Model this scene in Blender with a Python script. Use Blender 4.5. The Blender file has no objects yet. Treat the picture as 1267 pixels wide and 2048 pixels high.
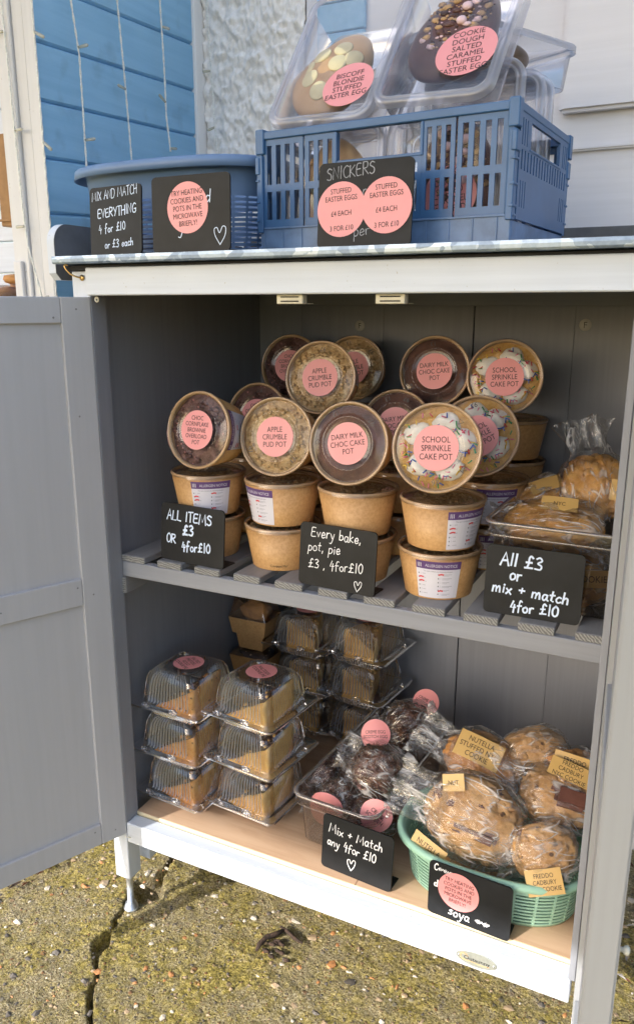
import bpy, bmesh, math, random
from math import sin, cos, pi, radians, sqrt, atan2, exp
from mathutils import Vector, Matrix, noise

# ------------------------------------------------------------------ camera, sky, sun, exposure
sc = bpy.context.scene
col = sc.collection
rad = radians

cam_data = bpy.data.cameras.new("camera")
cam = bpy.data.objects.new("camera", cam_data)
col.objects.link(cam)
cam_data.sensor_fit = 'HORIZONTAL'
cam_data.sensor_width = 36.0
cam_data.lens = 36.0 * 1571.24 / 1267.0
cam_data.clip_start = 0.02
cam_data.clip_end = 400.0
YAW, PITCH, ROLL = rad(26.2745), rad(14.589), rad(0.0617)
fwd = Vector((-sin(YAW) * cos(PITCH), cos(YAW) * cos(PITCH), -sin(PITCH)))
rgt = Vector((cos(YAW), sin(YAW), 0))
upv = rgt.cross(fwd)
r2 = cos(ROLL) * rgt + sin(ROLL) * upv
u2 = -sin(ROLL) * rgt + cos(ROLL) * upv
cm = Matrix((r2, u2, -fwd)).transposed().to_4x4()
cm.translation = (0.86141, -0.96109, 1.11466)
cam.matrix_world = cm
cam_data.dof.use_dof = True
cam_data.dof.focus_distance = 1.22
cam_data.dof.aperture_fstop = 20.0
sc.camera = cam

SUN_AZ, SUN_EL = rad(28.3), rad(28.0)          # azimuth to the left of straight ahead-behind
world = bpy.data.worlds.new("World")
sc.world = world
world.use_nodes = True
wn = world.node_tree.nodes
sky = wn.new('ShaderNodeTexSky')
sky.sky_type = 'NISHITA'
sky.sun_disc = False
sky.sun_elevation = SUN_EL
sky.sun_rotation = pi + SUN_AZ
sky.air_density = 1.0
sky.dust_density = 2.5
wn['Background'].inputs['Strength'].default_value = 0.15
world.node_tree.links.new(sky.outputs[0], wn['Background'].inputs['Color'])

sun_data = bpy.data.lights.new("sun", 'SUN')
sun_data.energy = 2.6
sun_data.angle = rad(0.5)
sun_data.color = (1.0, 0.975, 0.935)
sun = bpy.data.objects.new("sun", sun_data)
col.objects.link(sun)
sdir = Vector((-sin(SUN_AZ) * cos(SUN_EL), -cos(SUN_AZ) * cos(SUN_EL), sin(SUN_EL)))
sun.rotation_euler = sdir.to_track_quat('Z', 'Y').to_euler()
sun.location = sdir * 8

sc.view_settings.view_transform = 'Standard'
sc.view_settings.look = 'None'
sc.view_settings.exposure = 1.3
sc.view_settings.gamma = 1.0
sc.cycles.max_bounces = 10
sc.cycles.transparent_max_bounces = 40
sc.cycles.diffuse_bounces = 5
sc.cycles.glossy_bounces = 5
sc.cycles.caustics_reflective = False
sc.cycles.caustics_refractive = False
sc.cycles.sample_clamp_indirect = 4.0

# ------------------------------------------------------------------ materials
MATS = {}


def srgb(r, g, b):
    f = lambda c: (c / 255 / 12.92) if c / 255 <= 0.04045 else ((c / 255 + 0.055) / 1.055) ** 2.4
    return (f(r), f(g), f(b), 1.0)


class NT:
    def __init__(self, name):
        self.m = bpy.data.materials.new(name)
        self.m.use_nodes = True
        self.t = self.m.node_tree
        self.n = self.t.nodes
        self.b = self.n['Principled BSDF']
        self.out = self.n['Material Output']

    def new(self, typ, **kw):
        nd = self.n.new(typ)
        for k, v in kw.items():
            setattr(nd, k, v)
        return nd

    def link(self, a, b):
        self.t.links.new(a, b)

    def coords(self, scale=(1, 1, 1), rot=(0, 0, 0), kind='Object'):
        tc = self.new('ShaderNodeTexCoord')
        mp = self.new('ShaderNodeMapping')
        mp.inputs['Scale'].default_value = scale
        mp.inputs['Rotation'].default_value = rot
        self.link(tc.outputs[kind], mp.inputs['Vector'])
        return mp.outputs['Vector']

    def noise(self, vec, scale, detail=4, rough=0.55, dist=0.0):
        nd = self.new('ShaderNodeTexNoise')
        nd.inputs['Scale'].default_value = scale
        nd.inputs['Detail'].default_value = detail
        nd.inputs['Roughness'].default_value = rough
        nd.inputs['Distortion'].default_value = dist
        self.link(vec, nd.inputs['Vector'])
        return nd.outputs['Fac']

    def vor(self, vec, scale, feature='F1', out='Distance', rnd=1.0):
        nd = self.new('ShaderNodeTexVoronoi', feature=feature)
        nd.inputs['Scale'].default_value = scale
        nd.inputs['Randomness'].default_value = rnd
        self.link(vec, nd.inputs['Vector'])
        return nd.outputs[out]

    def ramp(self, fac, stops, interp='LINEAR'):
        nd = self.new('ShaderNodeValToRGB')
        cr = nd.color_ramp
        cr.interpolation = interp
        while len(cr.elements) < len(stops):
            cr.elements.new(0.5)
        for e, (p, c) in zip(cr.elements, stops):
            e.position = p
            e.color = c if len(c) == 4 else (c[0], c[1], c[2], 1)
        self.link(fac, nd.inputs['Fac'])
        return nd.outputs['Color']

    def mix(self, fac, a, b, mode='MIX'):
        nd = self.new('ShaderNodeMix', data_type='RGBA', blend_type=mode)
        for s, v in ((nd.inputs['Factor'], fac), (nd.inputs['A'], a), (nd.inputs['B'], b)):
            if hasattr(v, 'links'):
                self.link(v, s)
            else:
                s.default_value = v
        return nd.outputs['Result']

    def math(self, op, a, b=0.0, clamp=False):
        nd = self.new('ShaderNodeMath', operation=op)
        nd.use_clamp = clamp
        for s, v in ((nd.inputs[0], a), (nd.inputs[1], b)):
            if hasattr(v, 'links'):
                self.link(v, s)
            else:
                s.default_value = v
        return nd.outputs[0]

    def bump(self, h, strength=0.3, dist=0.002, normal=None):
        nd = self.new('ShaderNodeBump')
        nd.inputs['Strength'].default_value = strength
        nd.inputs['Distance'].default_value = dist
        self.link(h, nd.inputs['Height'])
        if normal is not None:
            self.link(normal, nd.inputs['Normal'])
        return nd.outputs['Normal']

    def set(self, **kw):
        for k, v in kw.items():
            s = self.b.inputs[k.replace('_', ' ')]
            if hasattr(v, 'links'):
                self.link(v, s)
            else:
                s.default_value = v
        return self.m


def plain(name, c, rough=0.5, metal=0.0, spec=0.5, var=0.12, scale=60, bump=0.0):
    if name in MATS:
        return MATS[name]
    t = NT(name)
    v = t.coords()
    nz = t.noise(v, scale, 4)
    dark = tuple(x * (1 - var) for x in c[:3]) + (1,)
    light = tuple(min(1, x * (1 + var)) for x in c[:3]) + (1,)
    cc = t.ramp(nz, [(0.3, dark), (0.7, light)])
    t.set(Base_Color=cc, Roughness=rough, Metallic=metal)
    t.b.inputs['Specular IOR Level'].default_value = spec
    if bump:
        t.link(t.bump(t.noise(v, scale * 4, 3), bump, 0.001), t.b.inputs['Normal'])
    MATS[name] = t.m
    return t.m


def painted_wood(name, c, axis='Z', rough=0.55, streak=0.12, bump=0.25, dirt=None):
    t = NT(name)
    long_, sh = 3.0, 90.0
    s = {'X': (long_, sh, sh), 'Y': (sh, long_, sh), 'Z': (sh, sh, long_)}[axis]
    v = t.coords(s)
    v1 = t.coords((1, 1, 1))
    g = t.noise(v, 1.0, 6, 0.6, 0.2)
    big = t.noise(v1, 9, 3)
    cl = [tuple(min(1, x * k) for x in c[:3]) + (1,) for k in (1 - streak, 1.0, 1 + streak)]
    c1 = t.ramp(g, [(0.28, cl[0]), (0.5, cl[1]), (0.75, cl[2])])
    c2 = t.mix(t.math('MULTIPLY', big, 0.35), c1, cl[0])
    if dirt:
        d = t.ramp(t.noise(v1, 240, 2), [(0.70, (0, 0, 0)), (0.76, (1, 1, 1))])
        c2 = t.mix(t.math('MULTIPLY', d, 0.6), c2, dirt)
    rr = t.ramp(big, [(0.3, (rough - .08,) * 3), (0.7, (rough + .1,) * 3)])
    t.set(Base_Color=c2, Roughness=rr)
    t.link(t.bump(g, bump, 0.0012), t.b.inputs['Normal'])
    return t.m


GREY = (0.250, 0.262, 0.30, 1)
WHITE = (0.60, 0.64, 0.71, 1)
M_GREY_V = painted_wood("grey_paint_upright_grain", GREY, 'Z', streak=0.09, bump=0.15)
M_GREY_H = painted_wood("grey_paint_lengthwise_grain", GREY, 'X')
M_GREY_D = painted_wood("grey_paint_depth_grain", (0.21, 0.21, 0.22, 1), 'Y')
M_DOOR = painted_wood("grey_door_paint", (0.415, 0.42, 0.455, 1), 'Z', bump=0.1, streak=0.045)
M_WHITE_H = painted_wood("white_paint_lengthwise_grain", WHITE, 'X', streak=0.09, bump=0.35, dirt=(0.34, 0.30, 0.22, 1))
M_WHITE_V = painted_wood("white_paint_upright_grain", WHITE, 'Z', streak=0.06, dirt=(0.3, 0.25, 0.18, 1))
M_CREAM_V = painted_wood("warm_white_post_paint", (0.64, 0.635, 0.645, 1), 'Z', streak=0.05, dirt=(0.3, 0.25, 0.18, 1))
M_LILAC = painted_wood("cool_white_door_paint", (0.70, 0.695, 0.73, 1), 'X', streak=0.05, bump=0.12, rough=0.4)
M_DGREY = plain("charcoal_paint", (0.15, 0.15, 0.16, 1), 0.6, scale=20, var=.25)


def m_blue_boards():
    t = NT("blue_board_paint")
    v = t.coords((60, 2.5, 60))
    v1 = t.coords()
    g = t.noise(v, 1.0, 6, 0.6, 0.3)
    c = t.ramp(g, [(0.25, (0.19, 0.40, 0.61)), (0.55, (0.235, 0.465, 0.685)), (0.8, (0.28, 0.52, 0.74))])
    blot = t.ramp(t.noise(v1, 14, 4), [(0.58, (0, 0, 0)), (0.75, (1, 1, 1))])
    c = t.mix(t.math('MULTIPLY', blot, 0.35), c, (0.10, 0.17, 0.27, 1))
    t.set(Base_Color=c, Roughness=0.5)
    t.link(t.bump(g, 0.35, 0.0015), t.b.inputs['Normal'])
    return t.m


M_BLUEB = m_blue_boards()


def m_endgrain():
    t = NT("grey_end_grain")
    v = t.coords((1, 0.2, 1))
    w = t.new('ShaderNodeTexWave', wave_type='RINGS', rings_direction='Y')
    w.inputs['Scale'].default_value = 85
    w.inputs['Distortion'].default_value = 5
    w.inputs['Detail'].default_value = 3
    w.inputs['Detail Scale'].default_value = 1.6
    t.link(v, w.inputs['Vector'])
    c = t.ramp(w.outputs['Fac'], [(0.2, (0.13, 0.13, 0.132)), (0.6, (0.24, 0.24, 0.24)), (0.9, (0.34, 0.34, 0.335))])
    nz = t.noise(t.coords(), 300, 2)
    c = t.mix(t.math('MULTIPLY', nz, 0.5), c, (0.13, 0.13, 0.13, 1))
    t.set(Base_Color=c, Roughness=0.8)
    return t.m


M_ENDGRAIN = m_endgrain()


def m_plywood():
    t = NT("birch_plywood")
    v = t.coords((4, 45, 45))
    g = t.noise(v, 1.0, 6, 0.6, 0.6)
    c = t.ramp(g, [(0.25, (0.44, 0.27, 0.16)), (0.5, (0.56, 0.37, 0.235)), (0.8, (0.63, 0.44, 0.29))])
    v1 = t.coords()
    k = t.ramp(t.vor(t.coords((5, 9, 5)), 1.6), [(0.0, (1, 1, 1)), (0.05, (0, 0, 0))])
    c = t.mix(t.math('MULTIPLY', k, 0.5), c, (0.22, 0.11, 0.05, 1))
    big = t.noise(v1, 7, 3)
    c = t.mix(t.math('MULTIPLY', big, 0.3), c, (0.48, 0.29, 0.17, 1))
    t.set(Base_Color=c, Roughness=0.55)
    t.link(t.bump(g, 0.12, 0.0008), t.b.inputs['Normal'])
    return t.m


M_PLY = m_plywood()
M_PLYEDGE = painted_wood("plywood_edge", (0.70, 0.60, 0.40, 1), 'X', streak=0.15)


def m_galv():
    t = NT("galvanised_steel")
    v = t.coords()
    vw = t.new('ShaderNodeVectorMath', operation='ADD')
    nz = t.new('ShaderNodeTexNoise')
    nz.inputs['Scale'].default_value = 40
    t.link(v, nz.inputs['Vector'])
    sc_ = t.new('ShaderNodeVectorMath', operation='SCALE')
    sc_.inputs['Scale'].default_value = 0.035
    t.link(nz.outputs['Color'], sc_.inputs[0])
    t.link(v, vw.inputs[0])
    t.link(sc_.outputs[0], vw.inputs[1])
    cc = t.vor(vw.outputs[0], 48, 'F1', 'Color')
    sep = t.new('ShaderNodeSeparateColor')
    t.link(cc, sep.inputs[0])
    f = t.math('ADD', t.math('MULTIPLY', sep.outputs[0], 0.6), t.math('MULTIPLY', t.noise(v, 160, 4, 0.7), 0.4))
    c = t.ramp(f, [(0.2, (0.20, 0.26, 0.36)), (0.5, (0.30, 0.38, 0.50)), (0.8, (0.48, 0.57, 0.70))])
    r = t.ramp(f, [(0.2, (0.5,) * 3), (0.8, (0.3,) * 3)])
    t.set(Base_Color=c, Roughness=r, Metallic=0.75)
    return t.m


M_GALV = m_galv()


def clear(name, tint=(1, 1, 1), rough=0.06, haze=0.0, hazec=(0.9, 0.9, 0.95, 1), gain=1.0, base=0.03, ior=1.5,
          crease=0.0, crease_scale=60):
    """thin clear plastic: see-through with a Fresnel sheen and a little milky haze"""
    t = NT(name)
    t.n.remove(t.b)
    tr = t.new('ShaderNodeBsdfTransparent')
    tr.inputs['Color'].default_value = (*tint, 1)
    gl = t.new('ShaderNodeBsdfGlossy')
    gl.inputs['Roughness'].default_value = rough
    gl.inputs['Color'].default_value = (0.95, 0.95, 0.97, 1)
    fr = t.new('ShaderNodeFresnel')
    fr.inputs['IOR'].default_value = ior
    if crease:
        v = t.coords()
        d1 = t.vor(v, crease_scale, 'DISTANCE_TO_EDGE')
        e = t.ramp(d1, [(0.0, (0, 0, 0)), (0.25, (1, 1, 1))])
        nz = t.noise(v, crease_scale * 0.6, 3, 0.6, 0.8)
        h = t.math('ADD', t.math('MULTIPLY', e, 0.35), nz)
        nrm = t.bump(h, crease, 0.004)
        t.link(nrm, gl.inputs['Normal'])
        t.link(nrm, fr.inputs['Normal'])
    fac = t.math('ADD', t.math('MULTIPLY', fr.outputs[0], gain), base, clamp=True)
    mx = t.new('ShaderNodeMixShader')
    t.link(fac, mx.inputs[0])
    t.link(tr.outputs[0], mx.inputs[1])
    t.link(gl.outputs[0], mx.inputs[2])
    res = mx.outputs[0]
    if haze:
        df = t.new('ShaderNodeBsdfDiffuse')
        df.inputs['Color'].default_value = hazec
        tl = t.new('ShaderNodeBsdfTranslucent')
        tl.inputs['Color'].default_value = hazec
        m0 = t.new('ShaderNodeMixShader')
        m0.inputs[0].default_value = 0.5
        t.link(df.outputs[0], m0.inputs[1])
        t.link(tl.outputs[0], m0.inputs[2])
        m2 = t.new('ShaderNodeMixShader')
        m2.inputs[0].default_value = haze
        t.link(res, m2.inputs[1])
        t.link(m0.outputs[0], m2.inputs[2])
        res = m2.outputs[0]
    t.link(res, t.out.inputs['Surface'])
    return t.m


def film(name):
    """cellophane: nearly clear, a thin milky bloom, and creases with glints painted in as milky streaks"""
    t = NT(name)
    t.n.remove(t.b)
    v = t.coords()
    def ridges(scale, width, seed):
        w = t.new('ShaderNodeTexNoise')
        w.inputs['Scale'].default_value = scale
        w.inputs['Detail'].default_value = 1.0
        w.inputs['Distortion'].default_value = 0.15
        t.link(t.coords((.55, 1.9, .8), (seed, .4 * seed, .9)), w.inputs['Vector'])
        q = t.math('ABSOLUTE', t.math('SUBTRACT', w.outputs['Fac'], 0.5))
        return t.ramp(q, [(0.0, (1, 1, 1)), (width, (0, 0, 0))])
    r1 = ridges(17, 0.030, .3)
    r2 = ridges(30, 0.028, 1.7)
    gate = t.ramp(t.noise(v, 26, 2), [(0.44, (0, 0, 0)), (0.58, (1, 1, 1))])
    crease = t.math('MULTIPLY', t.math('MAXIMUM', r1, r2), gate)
    patch = t.math('MULTIPLY', t.ramp(t.noise(t.coords((1, 1.8, 1), (.7, 0, .4)), 24, 2, 0.5, 1.5), [(0.56, (0, 0, 0)), (0.66, (1, 1, 1))]), 0.20)  # milky patches painted in as broad highlights
    soft = t.noise(t.coords((1, 2.4, 1), (.5, .2, .9)), 26, 3, 0.5, 1.0)
    nrm = t.bump(t.math('ADD', soft, t.math('MULTIPLY', crease, 0.2)), 0.6, 0.012)
    gl = t.new('ShaderNodeBsdfGlossy')
    gl.inputs['Roughness'].default_value = 0.16
    t.link(nrm, gl.inputs['Normal'])
    tr = t.new('ShaderNodeBsdfTransparent')
    tr.inputs['Color'].default_value = (0.985, 0.985, 0.985, 1)
    fr = t.new('ShaderNodeFresnel')
    fr.inputs['IOR'].default_value = 1.45
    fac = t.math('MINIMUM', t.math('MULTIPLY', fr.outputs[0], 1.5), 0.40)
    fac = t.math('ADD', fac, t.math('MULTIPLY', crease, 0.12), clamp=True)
    mx = t.new('ShaderNodeMixShader')
    t.link(fac, mx.inputs[0])
    t.link(tr.outputs[0], mx.inputs[1])
    t.link(gl.outputs[0], mx.inputs[2])
    df = t.new('ShaderNodeBsdfTranslucent')
    df.inputs['Color'].default_value = (0.92, 0.92, 0.95, 1)
    d2 = t.new('ShaderNodeBsdfDiffuse')
    d2.inputs['Color'].default_value = (0.92, 0.92, 0.95, 1)
    md = t.new('ShaderNodeMixShader')
    md.inputs[0].default_value = 0.6
    t.link(df.outputs[0], md.inputs[1])
    t.link(d2.outputs[0], md.inputs[2])
    m2 = t.new('ShaderNodeMixShader')
    t.link(t.math('ADD', t.math('ADD', t.math('MULTIPLY', crease, 0.62), 0.02), patch), m2.inputs[0])  # painted glints: creases and patches turn milky white
    t.link(mx.outputs[0], m2.inputs[1])
    t.link(md.outputs[0], m2.inputs[2])
    t.link(m2.outputs[0], t.out.inputs['Surface'])
    return t.m


M_CLAM = clear("clear_clamshell_plastic", (0.995, 0.995, 0.995), 0.06, 0.02, gain=1.6, base=0.015)
M_CLAMGLINT = clear("clamshell_rib_glint", (0.98, 0.98, 0.98), 0.10, 0.30, (0.95, 0.95, 0.97, 1), gain=2.5, base=0.06)  # milky haze paints highlights along the ribs
M_LID = clear("clear_pot_lid_plastic", (0.96, 0.95, 0.94), 0.09, 0.010, gain=0.7, base=0.008)
M_TUB = clear("frosted_tub_plastic", (0.975, 0.975, 0.985), 0.14, 0.055, (0.9, 0.9, 0.95, 1), gain=0.7, base=0.02)
M_TUBRIM = clear("frosted_tub_rim_plastic", (0.9, 0.9, 0.95), 0.16, 0.30, (0.88, 0.89, 0.95, 1), gain=1.2, base=0.06)
M_BIN = clear("clear_acrylic_bin", (0.96, 0.94, 0.93), 0.05, 0.025, (0.90, 0.88, 0.87, 1), gain=0.9, base=0.02)
M_BINRIM = clear("clear_acrylic_bin_rim", (0.80, 0.74, 0.72), 0.08, 0.22, (0.75, 0.68, 0.66, 1), gain=1.8, base=0.10)
M_FILM = film("clear_cellophane_film")
M_BULB = clear("clear_bulb_plastic", (0.9, 0.88, 0.78), 0.15, 0.4, (0.85, 0.82, 0.68, 1), gain=1.5, base=0.1)


def m_kraft():
    t = NT("kraft_card")
    v = t.coords()
    n1 = t.noise(v, 220, 5, 0.65)
    n2 = t.noise(t.coords((60, 60, 260)), 3, 3)
    c = t.ramp(n1, [(0.3, (0.46, 0.245, 0.088)), (0.5, (0.56, 0.315, 0.125)), (0.72, (0.64, 0.385, 0.17))])
    c = t.mix(t.math('MULTIPLY', n2, 0.2), c, (0.45, 0.25, 0.10, 1))
    t.set(Base_Color=c, Roughness=0.5)
    t.b.inputs['Coat Weight'].default_value = 0.15
    t.b.inputs['Coat Roughness'].default_value = 0.3
    t.link(t.bump(n1, 0.08, 0.0005), t.b.inputs['Normal'])
    return t.m


M_KRAFT = m_kraft()
M_RIM = plain("kraft_rim", (0.58, 0.38, 0.21, 1), 0.35, var=0.1)


def m_food(name, stops, scale=60, rough=0.7, bump=0.7, chunk=None, dist=0.004, coat=0.0):
    t = NT(name)
    v = t.coords()
    n1 = t.noise(v, scale, 6, 0.65, 0.4)
    c = t.ramp(n1, stops)
    h = n1
    if chunk:
        d = t.vor(v, chunk[0], 'F1')
        k = t.ramp(d, [(chunk[1], (1, 1, 1)), (chunk[1] + 0.08, (0, 0, 0))])
        c = t.mix(k, c, chunk[2])
        h = t.math('ADD', n1, t.math('MULTIPLY', k, 0.5))
    fine = t.noise(v, scale * 5, 4, 0.7)
    h = t.math('ADD', h, t.math('MULTIPLY', fine, 0.35))
    t.set(Base_Color=c, Roughness=rough)
    if coat:
        t.b.inputs['Coat Weight'].default_value = coat
        t.b.inputs['Coat Roughness'].default_value = 0.25
    t.link(t.bump(h, bump, dist), t.b.inputs['Normal'])
    return t.m


M_CRUMBLE = m_food("crumble_topping", [(0.25, (0.40, 0.20, 0.07)), (0.5, (0.66, 0.45, 0.22)), (0.75, (0.80, 0.62, 0.38))],
                   130, 0.8, 1.0)
M_CHOC = m_food("dark_chocolate_cake", [(0.25, (0.045, 0.014, 0.008)), (0.6, (0.115, 0.038, 0.021)),
                                        (0.85, (0.20, 0.075, 0.045))], 45, 0.6, 0.5)
M_CORN = m_food("chocolate_cornflake", [(0.25, (0.03, 0.012, 0.010)), (0.5, (0.13, 0.055, 0.045)),
                                        (0.8, (0.33, 0.19, 0.17))], 70, 0.5, 0.9, (95, 0.12, (0.5, 0.22, 0.2, 1)))
M_ICING = m_food("white_icing", [(0.2, (0.62, 0.56, 0.46)), (0.5, (0.80, 0.77, 0.72)), (0.8, (0.86, 0.84, 0.80))],
                 30, 0.4, 0.3)
M_SPONGE = m_food("golden_sponge", [(0.25, (0.40, 0.20, 0.05)), (0.5, (0.58, 0.34, 0.10)), (0.8, (0.74, 0.50, 0.2))],
                  90, 0.8, 0.8)
M_PIE = m_food("golden_cookie_pie", [(0.22, (0.42, 0.15, 0.035)), (0.5, (0.72, 0.33, 0.085)),
                                     (0.8, (0.86, 0.52, 0.19))], 42, 0.7, 0.6, (60, 0.10, (0.16, 0.06, 0.025, 1)))
M_PIE2 = m_food("pale_cookie_pie", [(0.22, (0.58, 0.27, 0.06)), (0.5, (0.80, 0.47, 0.14)), (0.8, (0.90, 0.66, 0.29))],
                38, 0.65, 0.5)
M_PIETOP = m_food("chocolate_pie_filling", [(0.25, (0.03, 0.012, 0.007)), (0.55, (0.10, 0.042, 0.02)),
                                            (0.8, (0.22, 0.10, 0.05))], 40, 0.5, 0.6, (70, 0.11, (0.52, 0.36, 0.2, 1)))
M_ROCKY = m_food("nutty_pie_filling", [(0.25, (0.10, 0.04, 0.015)), (0.45, (0.40, 0.20, 0.06)),
                                       (0.7, (0.80, 0.56, 0.24))], 34, 0.6, 0.8, (46, 0.17, (0.74, 0.60, 0.38, 1)))
M_COOKIE = m_food("cookie_dough", [(0.2, (0.30, 0.145, 0.05)), (0.5, (0.50, 0.285, 0.115)), (0.8, (0.64, 0.42, 0.21))],
                  28, 0.75, 0.7, (42, 0.09, (0.12, 0.055, 0.03, 1)), 0.006)
M_COOKIE2 = m_food("browned_cookie_dough", [(0.2, (0.26, 0.10, 0.03)), (0.5, (0.48, 0.22, 0.065)),
                                            (0.8, (0.62, 0.34, 0.12))], 30, 0.7, 0.7, None, 0.006)
M_PASTRY = m_food("golden_pastry", [(0.2, (0.36, 0.14, 0.03)), (0.5, (0.60, 0.31, 0.08)), (0.8, (0.76, 0.48, 0.16))],
                  26, 0.6, 0.7, None, 0.006, 0.15)
M_SCOTCH = m_food("chocolate_shavings", [(0.25, (0.030, 0.010, 0.006)), (0.5, (0.13, 0.048, 0.025)),
                                         (0.8, (0.27, 0.115, 0.06))], 75, 0.5, 1.0)
M_NUTELLA = m_food("chocolate_slab", [(0.3, (0.09, 0.035, 0.024)), (0.7, (0.17, 0.07, 0.05))], 30, 0.35, 0.2)
M_MILKCHOC = m_food("glossy_dark_chocolate_shell", [(0.3, (0.075, 0.028, 0.018)), (0.7, (0.13, 0.052, 0.036))], 20,
                    0.35, 0.1)
M_CARAMEL = m_food("caramel_chocolate_shell", [(0.3, (0.60, 0.36, 0.18)), (0.7, (0.70, 0.46, 0.25))], 16, 0.4, 0.15)
M_BUTTON = plain("white_chocolate_button", (0.80, 0.70, 0.42, 1), 0.4, var=0.05)
M_PINK = plain("pink_sticker_paper", (0.80, 0.315, 0.32, 1), 0.45, var=0.03, scale=20)
M_INK = plain("black_print", (0.016, 0.014, 0.014, 1), 0.6)
M_GOLD = plain("gold_sticker_paper", (0.62, 0.40, 0.14, 1), 0.4, var=0.05, scale=25)
M_LABELW = plain("white_label_paper", (0.70, 0.69, 0.78, 1), 0.45, var=0.02)
M_PURPLE = plain("purple_label_print", (0.115, 0.055, 0.19, 1), 0.5, var=0.03)
M_GREYINK = plain("grey_label_print", (0.20, 0.20, 0.25, 1), 0.6)
M_RED = plain("red_felt_pen", (0.65, 0.05, 0.06, 1), 0.6)
M_SIGN = plain("chalkboard_plastic", (0.012, 0.013, 0.015, 1), 0.5, spec=0.25, var=0.25, scale=30)
M_CHALK = plain("blue_white_chalk_pen", (0.66, 0.76, 0.95, 1), 0.8, var=0.06)
M_CHALKW = plain("white_chalk_pen", (0.84, 0.85, 0.88, 1), 0.8, var=0.06)
M_CHALKD = plain("rubbed_grey_chalk", (0.30, 0.31, 0.34, 1), 0.8, var=0.3, scale=300)
M_BASKETB = plain("slate_blue_plastic", (0.115, 0.20, 0.37, 1), 0.42, var=0.05, scale=8)
M_CRATE = plain("blue_crate_plastic", (0.042, 0.122, 0.275, 1), 0.40, var=0.10, scale=14, bump=0.05)
M_CRATEL = plain("pale_worn_blue_plastic", (0.11, 0.19, 0.34, 1), 0.42, var=0.25, scale=30)
M_GREEN = plain("sage_green_plastic", (0.35, 0.60, 0.47, 1), 0.42, var=0.05, scale=10)
M_BRASS = plain("brass", (0.60, 0.40, 0.16, 1), 0.3, 1.0)
M_STEEL = plain("zinc_plated_steel", (0.55, 0.57, 0.60, 1), 0.35, 0.9, var=0.2, scale=120)
M_CATCH = plain("ivory_plastic", (0.62, 0.59, 0.48, 1), 0.45)
M_BLACKG = plain("black_gap", (0.008, 0.008, 0.009, 1), 0.8)
M_CAP = plain("pale_grey_cap_plastic", (0.48, 0.48, 0.47, 1), 0.5)
M_WIRE = plain("clear_white_cable", (0.72, 0.72, 0.68, 1), 0.35, var=0.2, scale=400)
M_BADGE = plain("brushed_badge_metal", (0.40, 0.42, 0.39, 1), 0.45, 0.5, scale=200)
M_ORANGE = plain("orange_print", (0.75, 0.42, 0.16, 1), 0.5)
SPR = [plain("red_sprinkle", (0.62, 0.03, 0.06, 1), .5), plain("green_sprinkle", (0.02, 0.28, 0.08, 1), .5),
       plain("blue_sprinkle", (0.03, 0.10, 0.45, 1), .5), plain("yellow_sprinkle", (0.75, 0.50, 0.04, 1), .5),
       plain("pink_sprinkle", (0.75, 0.18, 0.30, 1), .5)]
M_ROOFU = plain("white_roof_boards", (0.75, 0.74, 0.70, 1), 0.7, scale=6)


def m_stucco():
    t = NT("white_roughcast")
    v = t.coords()
    n1 = t.noise(v, 90, 5, 0.7)
    dirt = t.ramp(t.noise(v, 14, 4), [(0.45, (0, 0, 0)), (0.75, (1, 1, 1))])
    c = t.ramp(n1, [(0.3, (0.76, 0.75, 0.73)), (0.6, (0.88, 0.87, 0.86))])
    c = t.mix(t.math('MULTIPLY', dirt, 0.25), c, (0.45, 0.43, 0.39, 1))
    t.set(Base_Color=c, Roughness=0.9)
    t.link(t.bump(n1, 0.5, 0.003), t.b.inputs['Normal'])
    return t.m


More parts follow.
